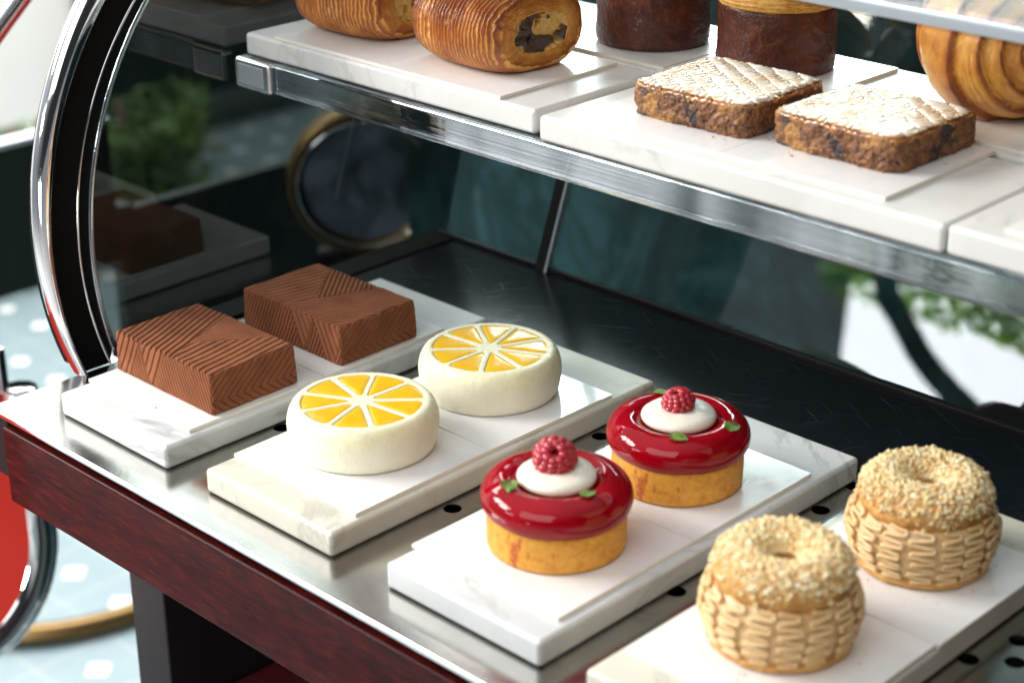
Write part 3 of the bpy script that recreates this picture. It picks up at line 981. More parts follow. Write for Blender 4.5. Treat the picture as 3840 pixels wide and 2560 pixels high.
for k in range(NS):
    V, F = jelly_seg(k, k, 0.045)
    mk('jelly_segment', V, F, 'jelly', lem)
dup(lem, (18.36, 17.7, TOP), R(27), 'white lemon slice cake further back with glints on its yellow jelly segments')

# ================================================================== RED TARTS
def tart_base():
    prof = smooth_prof([(0, 0), (3.3, 0), (3.46, 0.03), (3.5, 0.15), (3.52, 1.2), (3.5, 1.85), (3.4, 2.0), (3.0, 2.02)], 60)
    V, F, T, K = lathe(prof, 260)
    N = np.stack([np.cos(T), np.sin(T), 0 * T], -1)
    V += N * ((0.04 * fbm(V * 0.8) + 0.025 * fbm(V * 4)) * sstep(0.02, 0.2, V[:, 2]))[:, None]
    return V, F
def tart_glaze():
    prof = smooth_prof([(2.9, 2.0), (3.35, 1.88), (3.62, 2.0), (3.84, 2.45), (3.8, 3.0), (3.5, 3.45), (2.9, 3.72), (2.55, 3.74), (2.2, 3.6), (1.9, 3.38), (1.3, 3.25), (0.05, 3.25)], 110)
    V, F, T, K = lathe(prof, 200)
    V[:, 2] += 0.03 * fbm(V * 0.5) + np.where(V[:, 2] < 2.2, 0.07 * fbm(np.stack([np.cos(T) * 2.4, np.sin(T) * 2.4, 0 * T], -1)), 0)
    return V, F
def cream_dome():
    prof = smooth_prof([(1.5, 3.3), (1.93, 3.48), (2.02, 3.7), (1.9, 3.92), (1.5, 4.1), (0.9, 4.16), (0.3, 4.05), (0.02, 4.05)], 50)
    V, F, T, K = lathe(prof, 120)
    r = np.hypot(V[:, 0], V[:, 1])
    V[:, 2] += 0.012 * np.sin(r * 7 - T) * sstep(0.3, 1.4, r) * sstep(2.05, 1.6, r) + 0.03 * fbm(V * 1.2)
    V[:, :2] *= (1 + 0.025 * fbm(np.stack([np.cos(T), np.sin(T), 0 * T], -1) * 1.3))[:, None]
    return V, F
def raspberry(seed):
    g = np.random.default_rng(seed)
    IV, IF = ico(3)
    Vs, Fs, off = [], [], 0
    rows = [(-0.55, 0.52, 9), (-0.28, 0.68, 12), (0.0, 0.74, 13), (0.27, 0.70, 13), (0.50, 0.56, 11), (0.62, 0.36, 8)]
    for ri, (z, r, n) in enumerate(rows):
        for j in range(n):
            a = 2 * np.pi * (j + 0.5 * (ri % 2) + g.uniform(-.08, .08)) / n
            c = np.array([r * np.cos(a), r * np.sin(a), z + g.uniform(-.03, .03)])
            s = g.uniform(0.20, 0.245)
            V = IV * s * np.array([1, 1, 0.95]) + c
            Vs.append(V); Fs.append(IF + off); off += len(V)
    # hollow core
    V = IV * np.array([0.45, 0.45, 0.55]) + np.array([0, 0, -0.12])
    Vs.append(V); Fs.append(IF + off); off += len(V)
    return np.vstack(Vs), np.vstack(Fs)
def leaf_mesh(seed):
    g = np.random.default_rng(seed)
    nu, nv = 19, 15
    u, v = np.meshgrid(np.linspace(0, 1, nu), np.linspace(-1, 1, nv), indexing='ij')
    w = 0.34 * np.sin(np.pi * np.clip(u, 0.02, 1) ** 0.75) ** 0.8 * (1 + 0.10 * np.cos(u * 26))
    w = np.where(u < 0.14, 0.035, w)
    x = u * 0.95 - 0.45
    y = v * w
    z = 0.06 * np.abs(v) ** 1.5 * np.sin(np.pi * u) + 0.05 * u * (1 - u) * 4 + 0.03 * np.sin(5 * u + 3 * v + seed)
    top = np.stack([x, y, z + 0.012], -1).reshape(-1, 3)
    bot = np.stack([x, y, z - 0.012], -1).reshape(-1, 3)
    F = grid_faces(nu, nv)
    n = nu * nv
    rim = [i * nv for i in range(nu)] + [(nu - 1) * nv + j for j in range(1, nv)] + [i * nv + nv - 1 for i in range(nu - 2, -1, -1)] + [j for j in range(nv - 2, 0, -1)]
    R_ = np.array([[rim[k], rim[(k + 1) % len(rim)], rim[(k + 1) % len(rim)] + n, rim[k] + n] for k in range(len(rim))])
    return np.vstack([top, bot]), np.vstack([F, F[:, ::-1] + n, R_])
def glaze_z(r):
    return np.interp(r, [1.9, 2.2, 2.55, 2.9, 3.3, 3.6], [3.45, 3.58, 3.70, 3.68, 3.52, 3.3])
def build_tart(label, loc, rz, leaves, rasp_tilt, seed, rs=1.2, rzz=4.5):
    t = thing('red_tart', label, 'tart', loc, rz, 'red glazed raspberry tarts')
    V, F = tart_base(); mk('crust', V, F, 'crust', t)
    V, F = tart_glaze(); mk('glaze', V, F, 'glaze', t)
    V, F = cream_dome(); mk('cream', V, F, 'vanilla', t)
    V, F = raspberry(seed)
    o = mk('raspberry', V, F, 'raspberry', t)
    o.scale = (rs, rs, rs * 0.92)
    o.location = Vector((rasp_tilt[2], rasp_tilt[3], rzz)) * CM
    o.rotation_euler = (rasp_tilt[0], rasp_tilt[1], 0.3)
    for k, (a, r, yawl, s) in enumerate(leaves):
        V, F = leaf_mesh(seed + k)
        z = glaze_z(r) + 0.05
        slope = math.atan((glaze_z(r + 0.15) - glaze_z(r - 0.15)) / 0.3)
        o = mk('leaf', V, F, 'leaf', t)
        ca = Vector((math.cos(a), math.sin(a), 0))
        o.location = Vector((r * ca.x, r * ca.y, z)) * CM
        o.scale = (s, s, s)
        o.rotation_mode = 'QUATERNION'
        q = Matrix.Rotation(a, 4, 'Z') @ Matrix.Rotation(-slope, 4, 'Y') @ Matrix.Rotation(yawl, 4, 'Z')
        o.rotation_quaternion = q.to_quaternion()
    return t
# leaf angles measured in the photo: 0 = +X
build_tart('red mirror glazed tart at the front with a hollow upturned raspberry on cream', (33.45, 7.22, TOP), 0.0,
           [(R(-108), 2.65, R(60), 1.3), (R(-12), 2.6, R(100), 1.1), (R(128), 2.6, R(20), 1.1)], (R(38), R(22), -0.25, 0.1), 3)
build_tart('red mirror glazed tart at the back with an upright raspberry and juice stain', (33.5, 16.62, TOP), 0.0,
           [(R(-52), 2.8, R(70), 1.15), (R(14), 3.0, R(60), 1.15), (R(150), 2.7, R(70), 1.0)], (R(14), R(-8), -0.15, 0.1), 11, 0.97, 4.32)

# ================================================================== CREAM RINGS (choux)
def rprof(z):
    return np.interp(z, [0.0, 0.5, 1.0, 1.7, 2.3, 2.9, 3.3], [3.2, 3.32, 3.52, 3.68, 3.64, 3.42, 3.1])
def ring_core():
    prof = smooth_prof([(0, 0.3), (3.1, 0.3)] + [(rprof(z) - 0.17, z) for z in np.linspace(0.5, 3.2, 8)] + [(2.4, 3.3), (0.6, 3.3)], 60)
    V, F, T, K = lathe(prof, 120)
    V[:, :2] *= (1 + 0.01 * fbm(V * 2))[:, None]
    return V, F
def piping(seed):
    g = np.random.default_rng(seed)
    Vs, Fs, off = [], [], 0
    NC = 16
    for c in range(NC):
        th0 = 2 * np.pi * (c + g.uniform(-.08, .08)) / NC
        z0, sp = 0.52 + g.uniform(-.06, .06), 0.285
        ns = 10
        X, Z = [], []
        for k in range(ns):
            A = 0.40 * g.uniform(0.82, 1.12)
            sg = 1 if k % 2 == 0 else -1
            tilt = 0.05 * sg + g.uniform(-.025, .025)
            u = np.linspace(-1, 1, 9)
            X += list(sg * u * A); Z += list(z0 + k * sp + tilt * u * sg)
            if k < ns - 1:
                ph_ = np.linspace(-90, 90, 8)[1:-1] * np.pi / 180
                X += list(sg * (A + 0.5 * sp * np.cos(ph_))); Z += list(z0 + (k + 0.5) * sp + 0.5 * sp * np.sin(ph_))
        X, Z = np.array(X), np.array(Z)
        ker = np.array([1, 2, 3, 2, 1]) / 9.0
        X = np.convolve(np.pad(X, 2, 'edge'), ker, 'valid'); Z = np.convolve(np.pad(Z, 2, 'edge'), ker, 'valid')
        t = np.linspace(0, 1, len(X))
        X = X + 0.10 * np.sin(t * 4 + g.uniform(0, 6)) + 0.02 * fbm(np.stack([t * 30, t * 0 + c, t * 0], -1))
        r = rprof(Z) + 0.05 * fbm(np.stack([t * 14, t * 0 + c, t * 0], -1))
        th = th0 + X / r
        P = np.stack([r * np.cos(th), r * np.sin(th), Z], -1)
        rad = 0.108 * (1 + 0.16 * fbm(np.stack([t * 22, t * 0 + c * 3.3, t * 0], -1)))
        V, F = tube_verts(P, rad, 9, True)
        Vs.append(V); Fs.append(F + off); off += len(V)
    return np.vstack(Vs), quads_to_list(np.vstack(Fs))
def top_choux():
    n, k = 180, 90
    th, ph_ = np.meshgrid(np.linspace(0, 2 * np.pi, n, endpoint=False), np.linspace(0, 2 * np.pi, k, endpoint=False), indexing='ij')
    a, bz = 1.24, 1.2
    Rm = 1.95
    lump = 0.10 * fbm(np.stack([np.cos(th) * 1.2, np.sin(th) * 1.2, ph_ * 0.2], -1))
    r = Rm + (a + lump) * np.cos(ph_)
    z = 3.58 + (bz + lump) * np.sin(ph_)
    V = np.stack([r * np.cos(th), r * np.sin(th), z], -1).reshape(-1, 3)
    V += 0.05 * fbm(V * 3)[:, None]
    i, j = np.meshgrid(np.arange(n), np.arange(k), indexing='ij')
    F = np.stack([i * k + j, ((i + 1) % n) * k + j, ((i + 1) % n) * k + (j + 1) % k, i * k + (j + 1) % k], -1).reshape(-1, 4)
    return V, F
def crumbs(seed, N=5600):
    g = np.random.default_rng(seed)
    IV, IF = ico(1)
    Vs, Fs, off = [], [], 0
    for q in range(N):
        th = g.uniform(0, 2 * np.pi)
        ph_ = np.clip(g.normal(R(88), R(55)), R(-42), R(158))
        if ph_ < R(4) and fbm(np.array([[np.cos(th) * 2.5, np.sin(th) * 2.5, seed]]))[0] < 0.12:
            continue
        rm = 1.27 + g.uniform(-0.05, 0.06)
        r = 1.95 + rm * np.cos(ph_); z = 3.58 + (1.21 + g.uniform(-.04, .06)) * np.sin(ph_)
        s = min(g.lognormal(-2.72, 0.5), 0.17)
        if g.uniform() < 0.12:
            z += 0.07
        Rm = Matrix.Rotation(g.uniform(0, 6), 3, Vector(g.normal(size=3)).normalized())
        V = (IV * (1 + g.uniform(-.35, .35, size=(len(IV), 1))) * np.array([1, g.uniform(.75, 1.1), g.uniform(.75, 1.0)]) * s) @ np.array(Rm)
        Vs.append(V + np.array([r * np.cos(th), r * np.sin(th), z])); Fs.append(IF + off); off += len(V)
    return np.vstack(Vs), np.vstack(Fs)
def crumble_base(seed):
    prof = smooth_prof([(0, 0), (2.9, 0), (3.25, 0.05), (3.36, 0.25), (3.32, 0.5), (3.05, 0.62), (2.5, 0.62)], 40)
    V, F, T, K = lathe(prof, 260)
    N = np.stack([np.cos(T), np.sin(T), 0 * T], -1)
    V += N * ((0.13 * fbm(V * 1.6 + seed) + 0.07 * fbm(V * 5 + seed)) * sstep(0, 0.1, V[:, 2]))[:, None]
    return V, F
def build_ring(label, loc, rz, seed):
    t = thing('cream_ring', label, 'pastry', loc, rz, 'crumb topped cream rings')
    V, F = crumble_base(seed); mk('biscuit_base', V, F, 'choux', t)
    V, F = ring_core(); mk('cream_core', V, F, 'praline', t)
    V, F = piping(seed); mk('piped_cream', V, F, 'praline', t)
    V, F = top_choux(); o = mk('choux_top', V, F, 'choux', t)
    V, F = crumbs(seed); mk('crumb_topping', V, F, 'crumb', o, smooth=False)
    return t
build_ring('crumb topped ring piped with tan cream, out of focus at the bottom edge', (46.75, 7.85, TOP), R(20), 5)
build_ring('crumb topped ring piped with tan cream in tidy columns, further back on the right', (47.5, 18.35, TOP), R(75), 9)

# ================================================================== RIDGED ROLLS
def roll_body(seed, L=7.7, a=4.25, b=2.6):
    g = np.random.default_rng(seed)
    n = 300
    nx = 330
    s = np.linspace(0, 1, nx)
    x = -L / 2 + L * s
    # ridge phase with varied spacing
    ph_ = np.cumsum(0.8 + 0.5 * fbm(np.stack([s * 9, s * 0 + seed, s * 0], -1))); ph_ = ph_ / ph_[-1] * 25
    th = np.linspace(0, 2 * np.pi, n, endpoint=False)
    S, T = np.meshgrid(s, th, indexing='ij')
    PH = np.broadcast_to(ph_[:, None], S.shape) + 0.95 * fbm(np.stack([np.cos(T) * 1.4 + seed, np.sin(T) * 1.4, S * 3.2], -1), 3) + 0.34 * fbm(np.stack([np.cos(T) * 8 + seed, np.sin(T) * 8, S * 36], -1), 3)
    fr = PH % 1.0
    rid = np.abs(np.sin(np.pi * fr))
    e = 2.5
    ct, st = np.cos(T), np.sin(T)
    ry = np.sign(ct) * np.abs(ct) ** (2 / e); rz = np.sign(st) * np.abs(st) ** (2 / e)
    barrel = 1 - 0.20 * np.abs(2 * S - 1) ** 3.2
    end = np.sqrt(np.clip(1 - (np.clip(0.06 - np.minimum(S, 1 - S), 0, 0.06) / 0.06) ** 2, 0, 1)) * 0.10 + 0.90
    k = barrel * end
    depth = 0.25 * (0.6 + 0.5 * fbm(np.stack([ct * 1.5, st * 1.5, S * 4 + seed], -1)))
    d = depth * (rid - 0.6)
    Y = (a * k + d) * ry; Z = (b * (0.25 + 0.75 * k) + d) * rz
    X = np.broadcast_to(x[:, None], S.shape) + 0.05 * fbm(np.stack([Y, Z, S * 4], -1))
    Z = np.where(Z < -b * 0.86, -b * 0.86 - (Z + b * 0.86) * -0.25, Z)
    V = np.stack([X, Y, Z], -1).reshape(-1, 3)
    F = grid_faces(nx, n)
    j = np.arange(n)
    i = np.arange(nx - 1)
    wrap = np.stack([i * n + n - 1, (i + 1) * n + n - 1, (i + 1) * n, i * n], -1)
    F = np.vstack([F, wrap])
    ridge = np.clip(rid * 0.85 - 0.02 + 0.22 * st, 0, 1).ravel()
    V[:, 2] -= V[:, 2].min()
    return V, F, ridge, n, nx
def roll_end(V, n, nx, sgn, seed):
    ring = V[(nx - 1) * n:] if sgn > 0 else V[:n][::-1]
    c = ring.mean(0); c[2] -= 0.15
    rings, rid = [], []
    NR = 26
    for q in range(NR):
        t = 1 - q / (NR - 1) * 0.36
        P = c + (ring - c) * np.array([1, t ** 0.85, t ** 1.25])
        wob = np.sin(q * 1.9 + 0.6 * fbm(np.stack([P[:, 1], P[:, 2], P[:, 0] * 0 + seed], -1)) * 3)
        P[:, 0] += sgn * (0.16 * np.sin((1 - t) / 0.42 * np.pi) + 0.05 * wob) * (0 if q == 0 else 1) + sgn * 0.05 * fbm(P * 3)
        rings.append(P); rid.append(np.full(n, 1.0 - q / NR) * 0.62 + 0.05 * wob + 0.4 * fbm(P * 1.1 + seed))
    VV = np.vstack(rings)
    i, j = np.meshgrid(np.arange(NR - 1), np.arange(n), indexing='ij')
    F = np.stack([i * n + j, i * n + (j + 1) % n, (i + 1) * n + (j + 1) % n, (i + 1) * n + j], -1).reshape(-1, 4)
    return VV, F, np.concatenate(rid), rings[-1]
def roll_filling(inner, sgn, seed):
    n = len(inner); c = inner.mean(0)
    NR = 30
    rings = []
    for q in range(NR):
        t = 1 - q / (NR - 1)
        rings.append(c + (inner - c) * (t * 1.03))
    VV = np.vstack(rings)
    y, z = VV[:, 1], VV[:, 2]
    f1 = fbm(np.stack([y * 0.75, z * 1.1, y * 0 + seed], -1), 2)
    f2 = fbm(np.stack([y * 1.3 + 9, z * 1.6, y * 0 + seed], -1), 3)
    choc = sstep(0.10, 0.2, f1 + 0.35 * f2)
    cav = sstep(0.12, 0.45, -f2)
    rr = np.repeat(np.linspace(1, 0, NR), n)
    depth = sstep(1.0, 0.75, rr)
    VV[:, 0] += sgn * (-0.22 * depth - 0.35 * cav * depth + 0.16 * choc * depth + 0.10 * f2 * depth)
    i, j = np.meshgrid(np.arange(NR - 1), np.arange(n), indexing='ij')
    F = np.stack([i * n + j, i * n + (j + 1) % n, (i + 1) * n + (j + 1) % n, (i + 1) * n + j], -1).reshape(-1, 4)
    return VV, F, np.clip(choc + 0.35 * cav, 0, 1)
def build_roll(label, loc, rz, seed):
    t = thing('laminated_roll', label, 'pastry', loc, rz, 'ridged laminated rolls')
    V, F, rid, n, nx = roll_body(seed)
    mk('dough', V, F, 'laminate', t, attrs={'ridge': rid})
    for s in (1, -1):
        EV, EF, er, inner = roll_end(V, n, nx, s, seed)
        e = mk('cut_end', EV, EF if s > 0 else EF, 'roll_end', t, attrs={'ridge': er})
        if s > 0:
            FV, FF, ch = roll_filling(inner, s, seed)
            mk('filling', FV, FF, 'filling', e, attrs={'choc': ch})
        else:
            FV, FF, ch = roll_filling(inner, s, seed + 5)
            mk('filling', FV, FF, 'filling', e, attrs={'choc': ch})
    return t
build_roll('glossy ridged roll with custard and dark chocolate showing in its cut end', (11.95, 25.0, TOPU), R(-4), 2)
build_roll('glossy ridged roll behind the other, cut off by the top of the picture', (0.9, 25.1, TOPU), R(2), 6)

# ================================================================== CHOCOLATE COATED BRIOCHES
def build_brioche(label, loc, rz, seed):
    t = thing('coated_brioche', label, 'pastry', loc, rz, 'chocolate coated brioche cylinders')
    prof = smooth_prof([(0, 0), (3.3, 0), (3.5, 0.08), (3.56, 0.5), (3.5, 2.0), (3.53, 3.5), (3.45, 3.85), (3.2, 3.95)], 90)
    V, F, T, K = lathe(prof, 240)
    N = np.stack([np.cos(T), np.sin(T), 0 * T], -1)
    V += N * ((0.09 * fbm(V * 0.55 + seed) + 0.06 * fbm(V * 1.6 + seed)) * sstep(0, 0.3, V[:, 2]))[:, None]
    V[:, 2] += np.where(V[:, 2] > 3.3, 0.12 * fbm(np.stack([np.cos(T) * 1.5, np.sin(T) * 1.5, T * 0 + seed], -1)), 0)
    mk('coating', V, F, 'choc_coat', t)
    prof = smooth_prof([(3.25, 3.7), (3.52, 3.85), (3.62, 4.15), (3.4, 4.6), (2.5, 5.2), (1.2, 5.5), (0.02, 5.55)], 80)
    V, F, T, K = lathe(prof, 240)
    N = np.stack([np.cos(T), np.sin(T), 0 * T], -1)
    fl_ = np.sin(V[:, 2] * 26 + 2.5 * fbm(np.stack([np.cos(T) * 2, np.sin(T) * 2, V[:, 2]], -1)))
    V += N * (0.035 * fl_ + 0.09 * fbm(V * 1.1 + seed))[:, None]
    mk('flaky_top', V, F, 'flaky', t)
    return t
build_brioche('dark chocolate coated round brioche, left one behind the ridged roll', (15.75, 35.0, TOPU), 0.3, 4)
build_brioche('dark chocolate coated round brioche directly behind the fruit cakes', (24.95, 35.3, TOPU), 1.9, 8)

# ================================================================== FRUIT CAKES
def fruit_side(hx, hy, h, seed):
    n = 640
    th = np.linspace(0, 2 * np.pi, n, endpoint=False)
    e = 9.0
    ct, st = np.cos(th), np.sin(th)
    k = (np.abs(ct) ** e + np.abs(st) ** e) ** (-1 / e)
    ring = np.stack([hx * k * ct, hy * k * st], -1)
    zs = np.r_[np.linspace(0, h, 66)]
    V = []
    for z in zs:
        ins = 0.10 * (1 - sstep(0, 0.35, z)) + 0.10 * sstep(h - 0.2, h, z)
        P = np.c_[ring * (1 - ins / hx), np.full(n, z)]
        V.append(P)
    for t in np.linspace(0.9, 0.0, 6):
        V.append(np.c_[ring * t, np.full(n, h)])
    V = np.stack(V, 1)
    V = V.reshape(-1, 3)
    F = grid_faces(n, len(zs) + 6, True)
    d = 0.10 * fbm(V * 1.0 + seed) + 0.15 * np.clip(fbm(V * 2.6 + seed, 3), -1, 0.25) + 0.13 * np.clip(fbm(V * 6.5 + seed), -0.8, 0.3)
    rad = V[:, :2] / (np.linalg.norm(V[:, :2], axis=1)[:, None] + 1e-6)
    low = sstep(0.6, 0.0, V[:, 2])
    V[:, :2] += rad * (d * (V[:, 2] < h - 0.02) * 1.15)[:, None]
    V[:, :2] += rad * (low * 0.14 * np.clip(fbm(V * np.array([2.2, 2.2, 0.6]) + seed), -0.6, 0.6))[:, None]
    V[:, 2] += np.where(V[:, 2] < 0.05, np.clip(0.14 * fbm(V * 1.8 + seed), 0, 1), 0)
    return V, F
def fruit_icing(hx, hy, h, seed):
    N_ = 230
    u, v = np.meshgrid(np.linspace(-1, 1, N_), np.linspace(-1, 1, N_), indexing='ij')
    # square-ish disc with the cake's rounded corners
    e = 9.0
    mx = np.maximum(np.abs(u), np.abs(v)) + 1e-9
    nr = (np.abs(u / mx) ** e + np.abs(v / mx) ** e) ** (-1 / e)
    x = u * nr * hx * 0.985; y = v * nr * hy * 0.985
    m = mx
    wav = 0.19 * fbm(np.stack([x * 0.8, y * 0.8, x * 0 + seed], -1))
    ua = x * 0.80 - y * 0.60           # along the feathered columns
    ub = x * 0.60 + y * 0.80           # across them
    col = (ub + wav) / 0.98
    fr = col % 1.0
    lobes = np.abs(fr - 0.5) * 2
    herr = np.sin(ua * 2 * np.pi / 0.44 + 4.6 * lobes ** 1.6 + 5 * wav + 2.2 * fbm(np.stack([x * 1.6, y * 1.6, x * 0 + seed + 4], -1)))
    ridge = 0.5 + 0.5 * herr
    seam = sstep(0.78, 1.0, lobes)
    hgt = 0.055 * ridge * (1 - 0.4 * seam) - 0.06 * seam + 0.05 * fbm(np.stack([x * 1.4, y * 1.4, x * 0 + seed], -1))
    edge = sstep(0.86, 1.0, m)
    z = h + 0.10 + hgt - edge * 0.16 - edge * 0.12 * np.clip(fbm(np.stack([x * 1.5, y * 1.5, x * 0 + seed], -1)) + 0.3, 0, 1)
    k = 1 + 0.012 * edge * fbm(np.stack([x * 2, y * 2, x * 0], -1)) + 0.012 * edge
    x = x * k; y = y * k
    V = np.stack([x, y, z], -1).reshape(-1, 3)
    ic = 0.36 + 0.32 * ridge ** 1.2 - 0.16 * seam + 0.22 * fbm(np.stack([x * 0.7, y * 0.7, x * 0 + seed], -1)) - 0.55 * sstep(0.90, 1.0, m)
    F = grid_faces(N_, N_)
    # skirt
    rim = [i * N_ for i in range(N_)] + [(N_ - 1) * N_ + j for j in range(1, N_)] + [i * N_ + N_ - 1 for i in range(N_ - 2, -1, -1)] + [j for j in range(N_ - 2, 0, -1)]
    rim = np.array(rim)
    sk = V[rim].copy()
    drip = np.clip(0.16 + 0.16 * fbm(np.stack([sk[:, 0] * 1.3, sk[:, 1] * 1.3, sk[:, 0] * 0 + seed], -1)), 0.08, 0.5)
    sk[:, 2] -= drip; sk[:, :2] *= 0.992
    n0 = len(V)
    kk = np.arange(len(rim))
    S = np.stack([rim, n0 + kk, n0 + (kk + 1) % len(rim), rim[(kk + 1) % len(rim)]], -1)
    return np.vstack([V, sk]), np.vstack([F, S]), np.r_[ic.ravel(), np.full(len(rim), 0.05)]
def build_fruit(label, loc, rz, seed):
    t = thing('fruit_cake_square', label, 'cake', loc, rz, 'iced fruit cake squares')
    hx, hy, h = 3.95, 3.75, 1.78
    V, F = fruit_side(hx, hy, h, seed); mk('cake', V, F, 'fruit', t)
    V, F, ic = fruit_icing(hx, hy, h, seed); mk('icing', V, F, 'icing', t, attrs={'icing': ic})
    return t
build_fruit('iced fruit cake square on the left, closer to the brioches', (29.05, 25.55, TOPU), R(2), 3)
build_fruit('iced fruit cake square on the right, in front of the golden swirl bun', (38.0, 26.2, TOPU), R(-1), 12)

# ================================================================== SWIRL BUN
def swirl():
    n, k = 420, 200
    th = np.linspace(0, 2 * np.pi, n, endpoint=False)
    s = np.linspace(0, 1, k)
    T, S = np.meshgrid(th, s, indexing='ij')
    RB = 4.35
    # dome toward +axis then closed back
    ang = S * np.pi
    r = RB * np.sin(np.clip(ang, 0, np.pi)) ** 0.85
    ax = np.where(S < 0.5, 4.3 * np.cos(ang) ** 1.0, 3.4 * np.cos(ang))
    ph_ = r / 0.88 - T / (2 * np.pi) + 0.25 * fbm(np.stack([np.cos(T) * 1.5, np.sin(T) * 1.5, S * 2], -1))
    ph_ = np.where(S < 0.5, ph_, 2 * RB / 0.88 - r / 0.88 - T / (2 * np.pi))
    fr = ph_ % 1.0
    step = 0.42 * (1 - fr) ** 0.7 * sstep(0.0, 0.06, fr)
    flake = 0.008 * np.sin(fr * 34 + 2.5 * fbm(np.stack([np.cos(T) * 4, np.sin(T) * 4, S * 6], -1))) * sstep(0.2, 0.4, fr)
    nrm_r, nrm_a = np.sin(ang), np.cos(ang)
    d = step + flake + 0.05 * fbm(np.stack([np.cos(T) * 1.2, np.sin(T) * 1.2, S * 3], -1))
    r2 = r + d * nrm_r; a2 = ax + d * nrm_a
    V = np.stack([r2 * np.cos(T), r2 * np.sin(T), a2], -1).reshape(-1, 3)
    fib = fbm(np.stack([np.cos(T) * 5, np.sin(T) * 5, fr * 9 + np.floor(ph_) * 5], -1), 4)
    pat = fbm(np.stack([np.cos(T) * 2, np.sin(T) * 2, S * 7 + 3], -1))
    rid = (0.60 * (1 - sstep(0.03, 0.30, fr)) * (0.75 + 0.5 * pat) + 0.22 + 0.28 * np.clip(fib, -.3, 1) * sstep(0.12, 0.3, fr) + 0.22 * pat).ravel()
    V += (0.09 * fib.ravel() * sstep(0.2, 0.4, fr).ravel())[:, None] * np.stack([nrm_r * np.cos(T), nrm_r * np.sin(T), nrm_a], -1).reshape(-1, 3)
    return V, grid_faces(n, k, True), np.clip(rid, 0, 1)
V, F, rid = swirl()
sw = mk('swirl_bun', V, F, 'laminate', attrs={'ridge': rid})
tag(sw, 'golden swirl bun with dark spiral bands at the right edge of the picture', 'pastry')
zax = Vector((0.86, -0.50, 0.06)).normalized()
xax = Vector((0.50, 0.86, 0.0)).normalized()
yax = zax.cross(xax)
Mx = Matrix.Identity(4)
for i in range(3):
    Mx[i][0], Mx[i][1], Mx[i][2] = xax[i], yax[i], zax[i]
sw.matrix_world = Matrix.Translation(Vector((39.6, 35.6, TOPU + 4.25)) * CM) @ Mx

# ================================================================== BACKGROUND
# teal stone wall behind the case
o = box('stone_wall', -37, 160, 62, 68, -80, 24.5, 'teal')
tag(o, 'low dark teal marbled stone wall behind the rear glass', 'wall')
# dark green bench-like cabinet on the left
cb = thing('partition', 'dark green lacquered partition with a pale top edge behind the curved chrome end', 'partition', (-61, 27, -80))
cb_off = (61, -27, 80)
box('panel', -62, -60, 10, 44, -18.5, -4.2, 'green_black', cb, 0.3, 2, cb_off)
box('floor_blocker', -62, -60.4, 44.1, 108, -33, -13.5, 'green_black', cb, 0.3, 2, cb_off)  # added dark panel, hides the bright floor behind the end glass
for yy in (44.6, 106):
    box('post', -62.4, -60.2, yy, yy + 1.5, -80, -13, 'green_black', cb, 0.1, 2, cb_off)
box('top_edge', -62.2, -59.8, 9.5, 44.2, -4.15, -3.6, 'grey_metal', cb, 0.1, 2, cb_off)
o = box('street_wall', -270, -262, -100, 330, -80, 120, 'white')
tag(o, 'bright white blurred wall in the far left background', 'wall')
# red chair with chrome edging
ch = thing('red_chair', 'red vinyl chair with chrome edging beside the case at far left', 'chair', (-30, 11.4, -80))
box('backrest', -2.2, 0.2, -22, 1.0, 66.5, 71.2, 'red', ch, 0.3, 3)
V, F = tube_verts(np.stack([np.zeros(40), np.linspace(-22, 1.2, 40), np.full(40, 71.8)], -1), 0.5, 14)
mk('top_rail', V, quads_to_list(F), 'chrome', ch)
box('edge_strip', -2.0, 0.5, 0.9, 1.7, 62, 71.2, 'chrome', ch, 0.2, 3)
# lower shell: rounded slab hanging down with chrome rim
a = np.linspace(0, 1, 60)
sh = []
for t in np.linspace(-90, 90, 40):
    sh.append((-4 + 7.2 * math.sin(R(t)), 55.0 - 8.8 * math.cos(R(t))))
outl = [(-30, 67.0)] + [(-30, 46.2)] + [(-4.0 + 7.2 * math.sin(R(t)), 55.0 - 8.8 * math.cos(R(t))) for t in np.linspace(0, 90, 24)] + [(3.2, 67.0)]
bm = bmesh.new()
vs = [bm.verts.new((-1.5, y, z)) for y, z in outl]
f_ = bm.faces.new(vs)
ex = bmesh.ops.extrude_face_region(bm, geom=[f_])
bmesh.ops.translate(bm, vec=(3.0, 0, 0), verts=[e for e in ex['geom'] if isinstance(e, bmesh.types.BMVert)])
bmesh.ops.recalc_face_normals(bm, faces=bm.faces)
bm_obj('seat_shell', bm, 'red', ch, smooth=False)
P = np.array([(1.0, y, z) for y, z in outl[1:]])
V, F = tube_verts(P, 0.75, 12)
mk('chrome_rim', V, quads_to_list(F), 'chrome', ch)
V, F = tube_verts(np.array([(0.6, y - 0.9, z + 0.6) for y, z in outl[1:]]), 1.5, 12)
mk('inner_roll', V, quads_to_list(F), 'chrome', ch)
for yy in (-20, -6):
    V, F = tube_verts(np.array([(0, yy, 0.0), (0, yy, 30), (0, yy, 48)]), 1.0, 10)
    mk('leg', V, quads_to_list(F), 'chrome', ch)
# brass foot ring of a bar table on the floor
br = thing('foot_ring', 'blurred brass foot ring low over the tiled floor at lower left', 'ring', (-112, 62, -80))
tt = np.linspace(0, 2 * np.pi, 120)
V, F = tube_verts(np.stack([24 * np.cos(tt), 24 * np.sin(tt), np.full(120, 1.4)], -1), 1.4, 12, False)
mk('rail', V, F, 'brass', br)
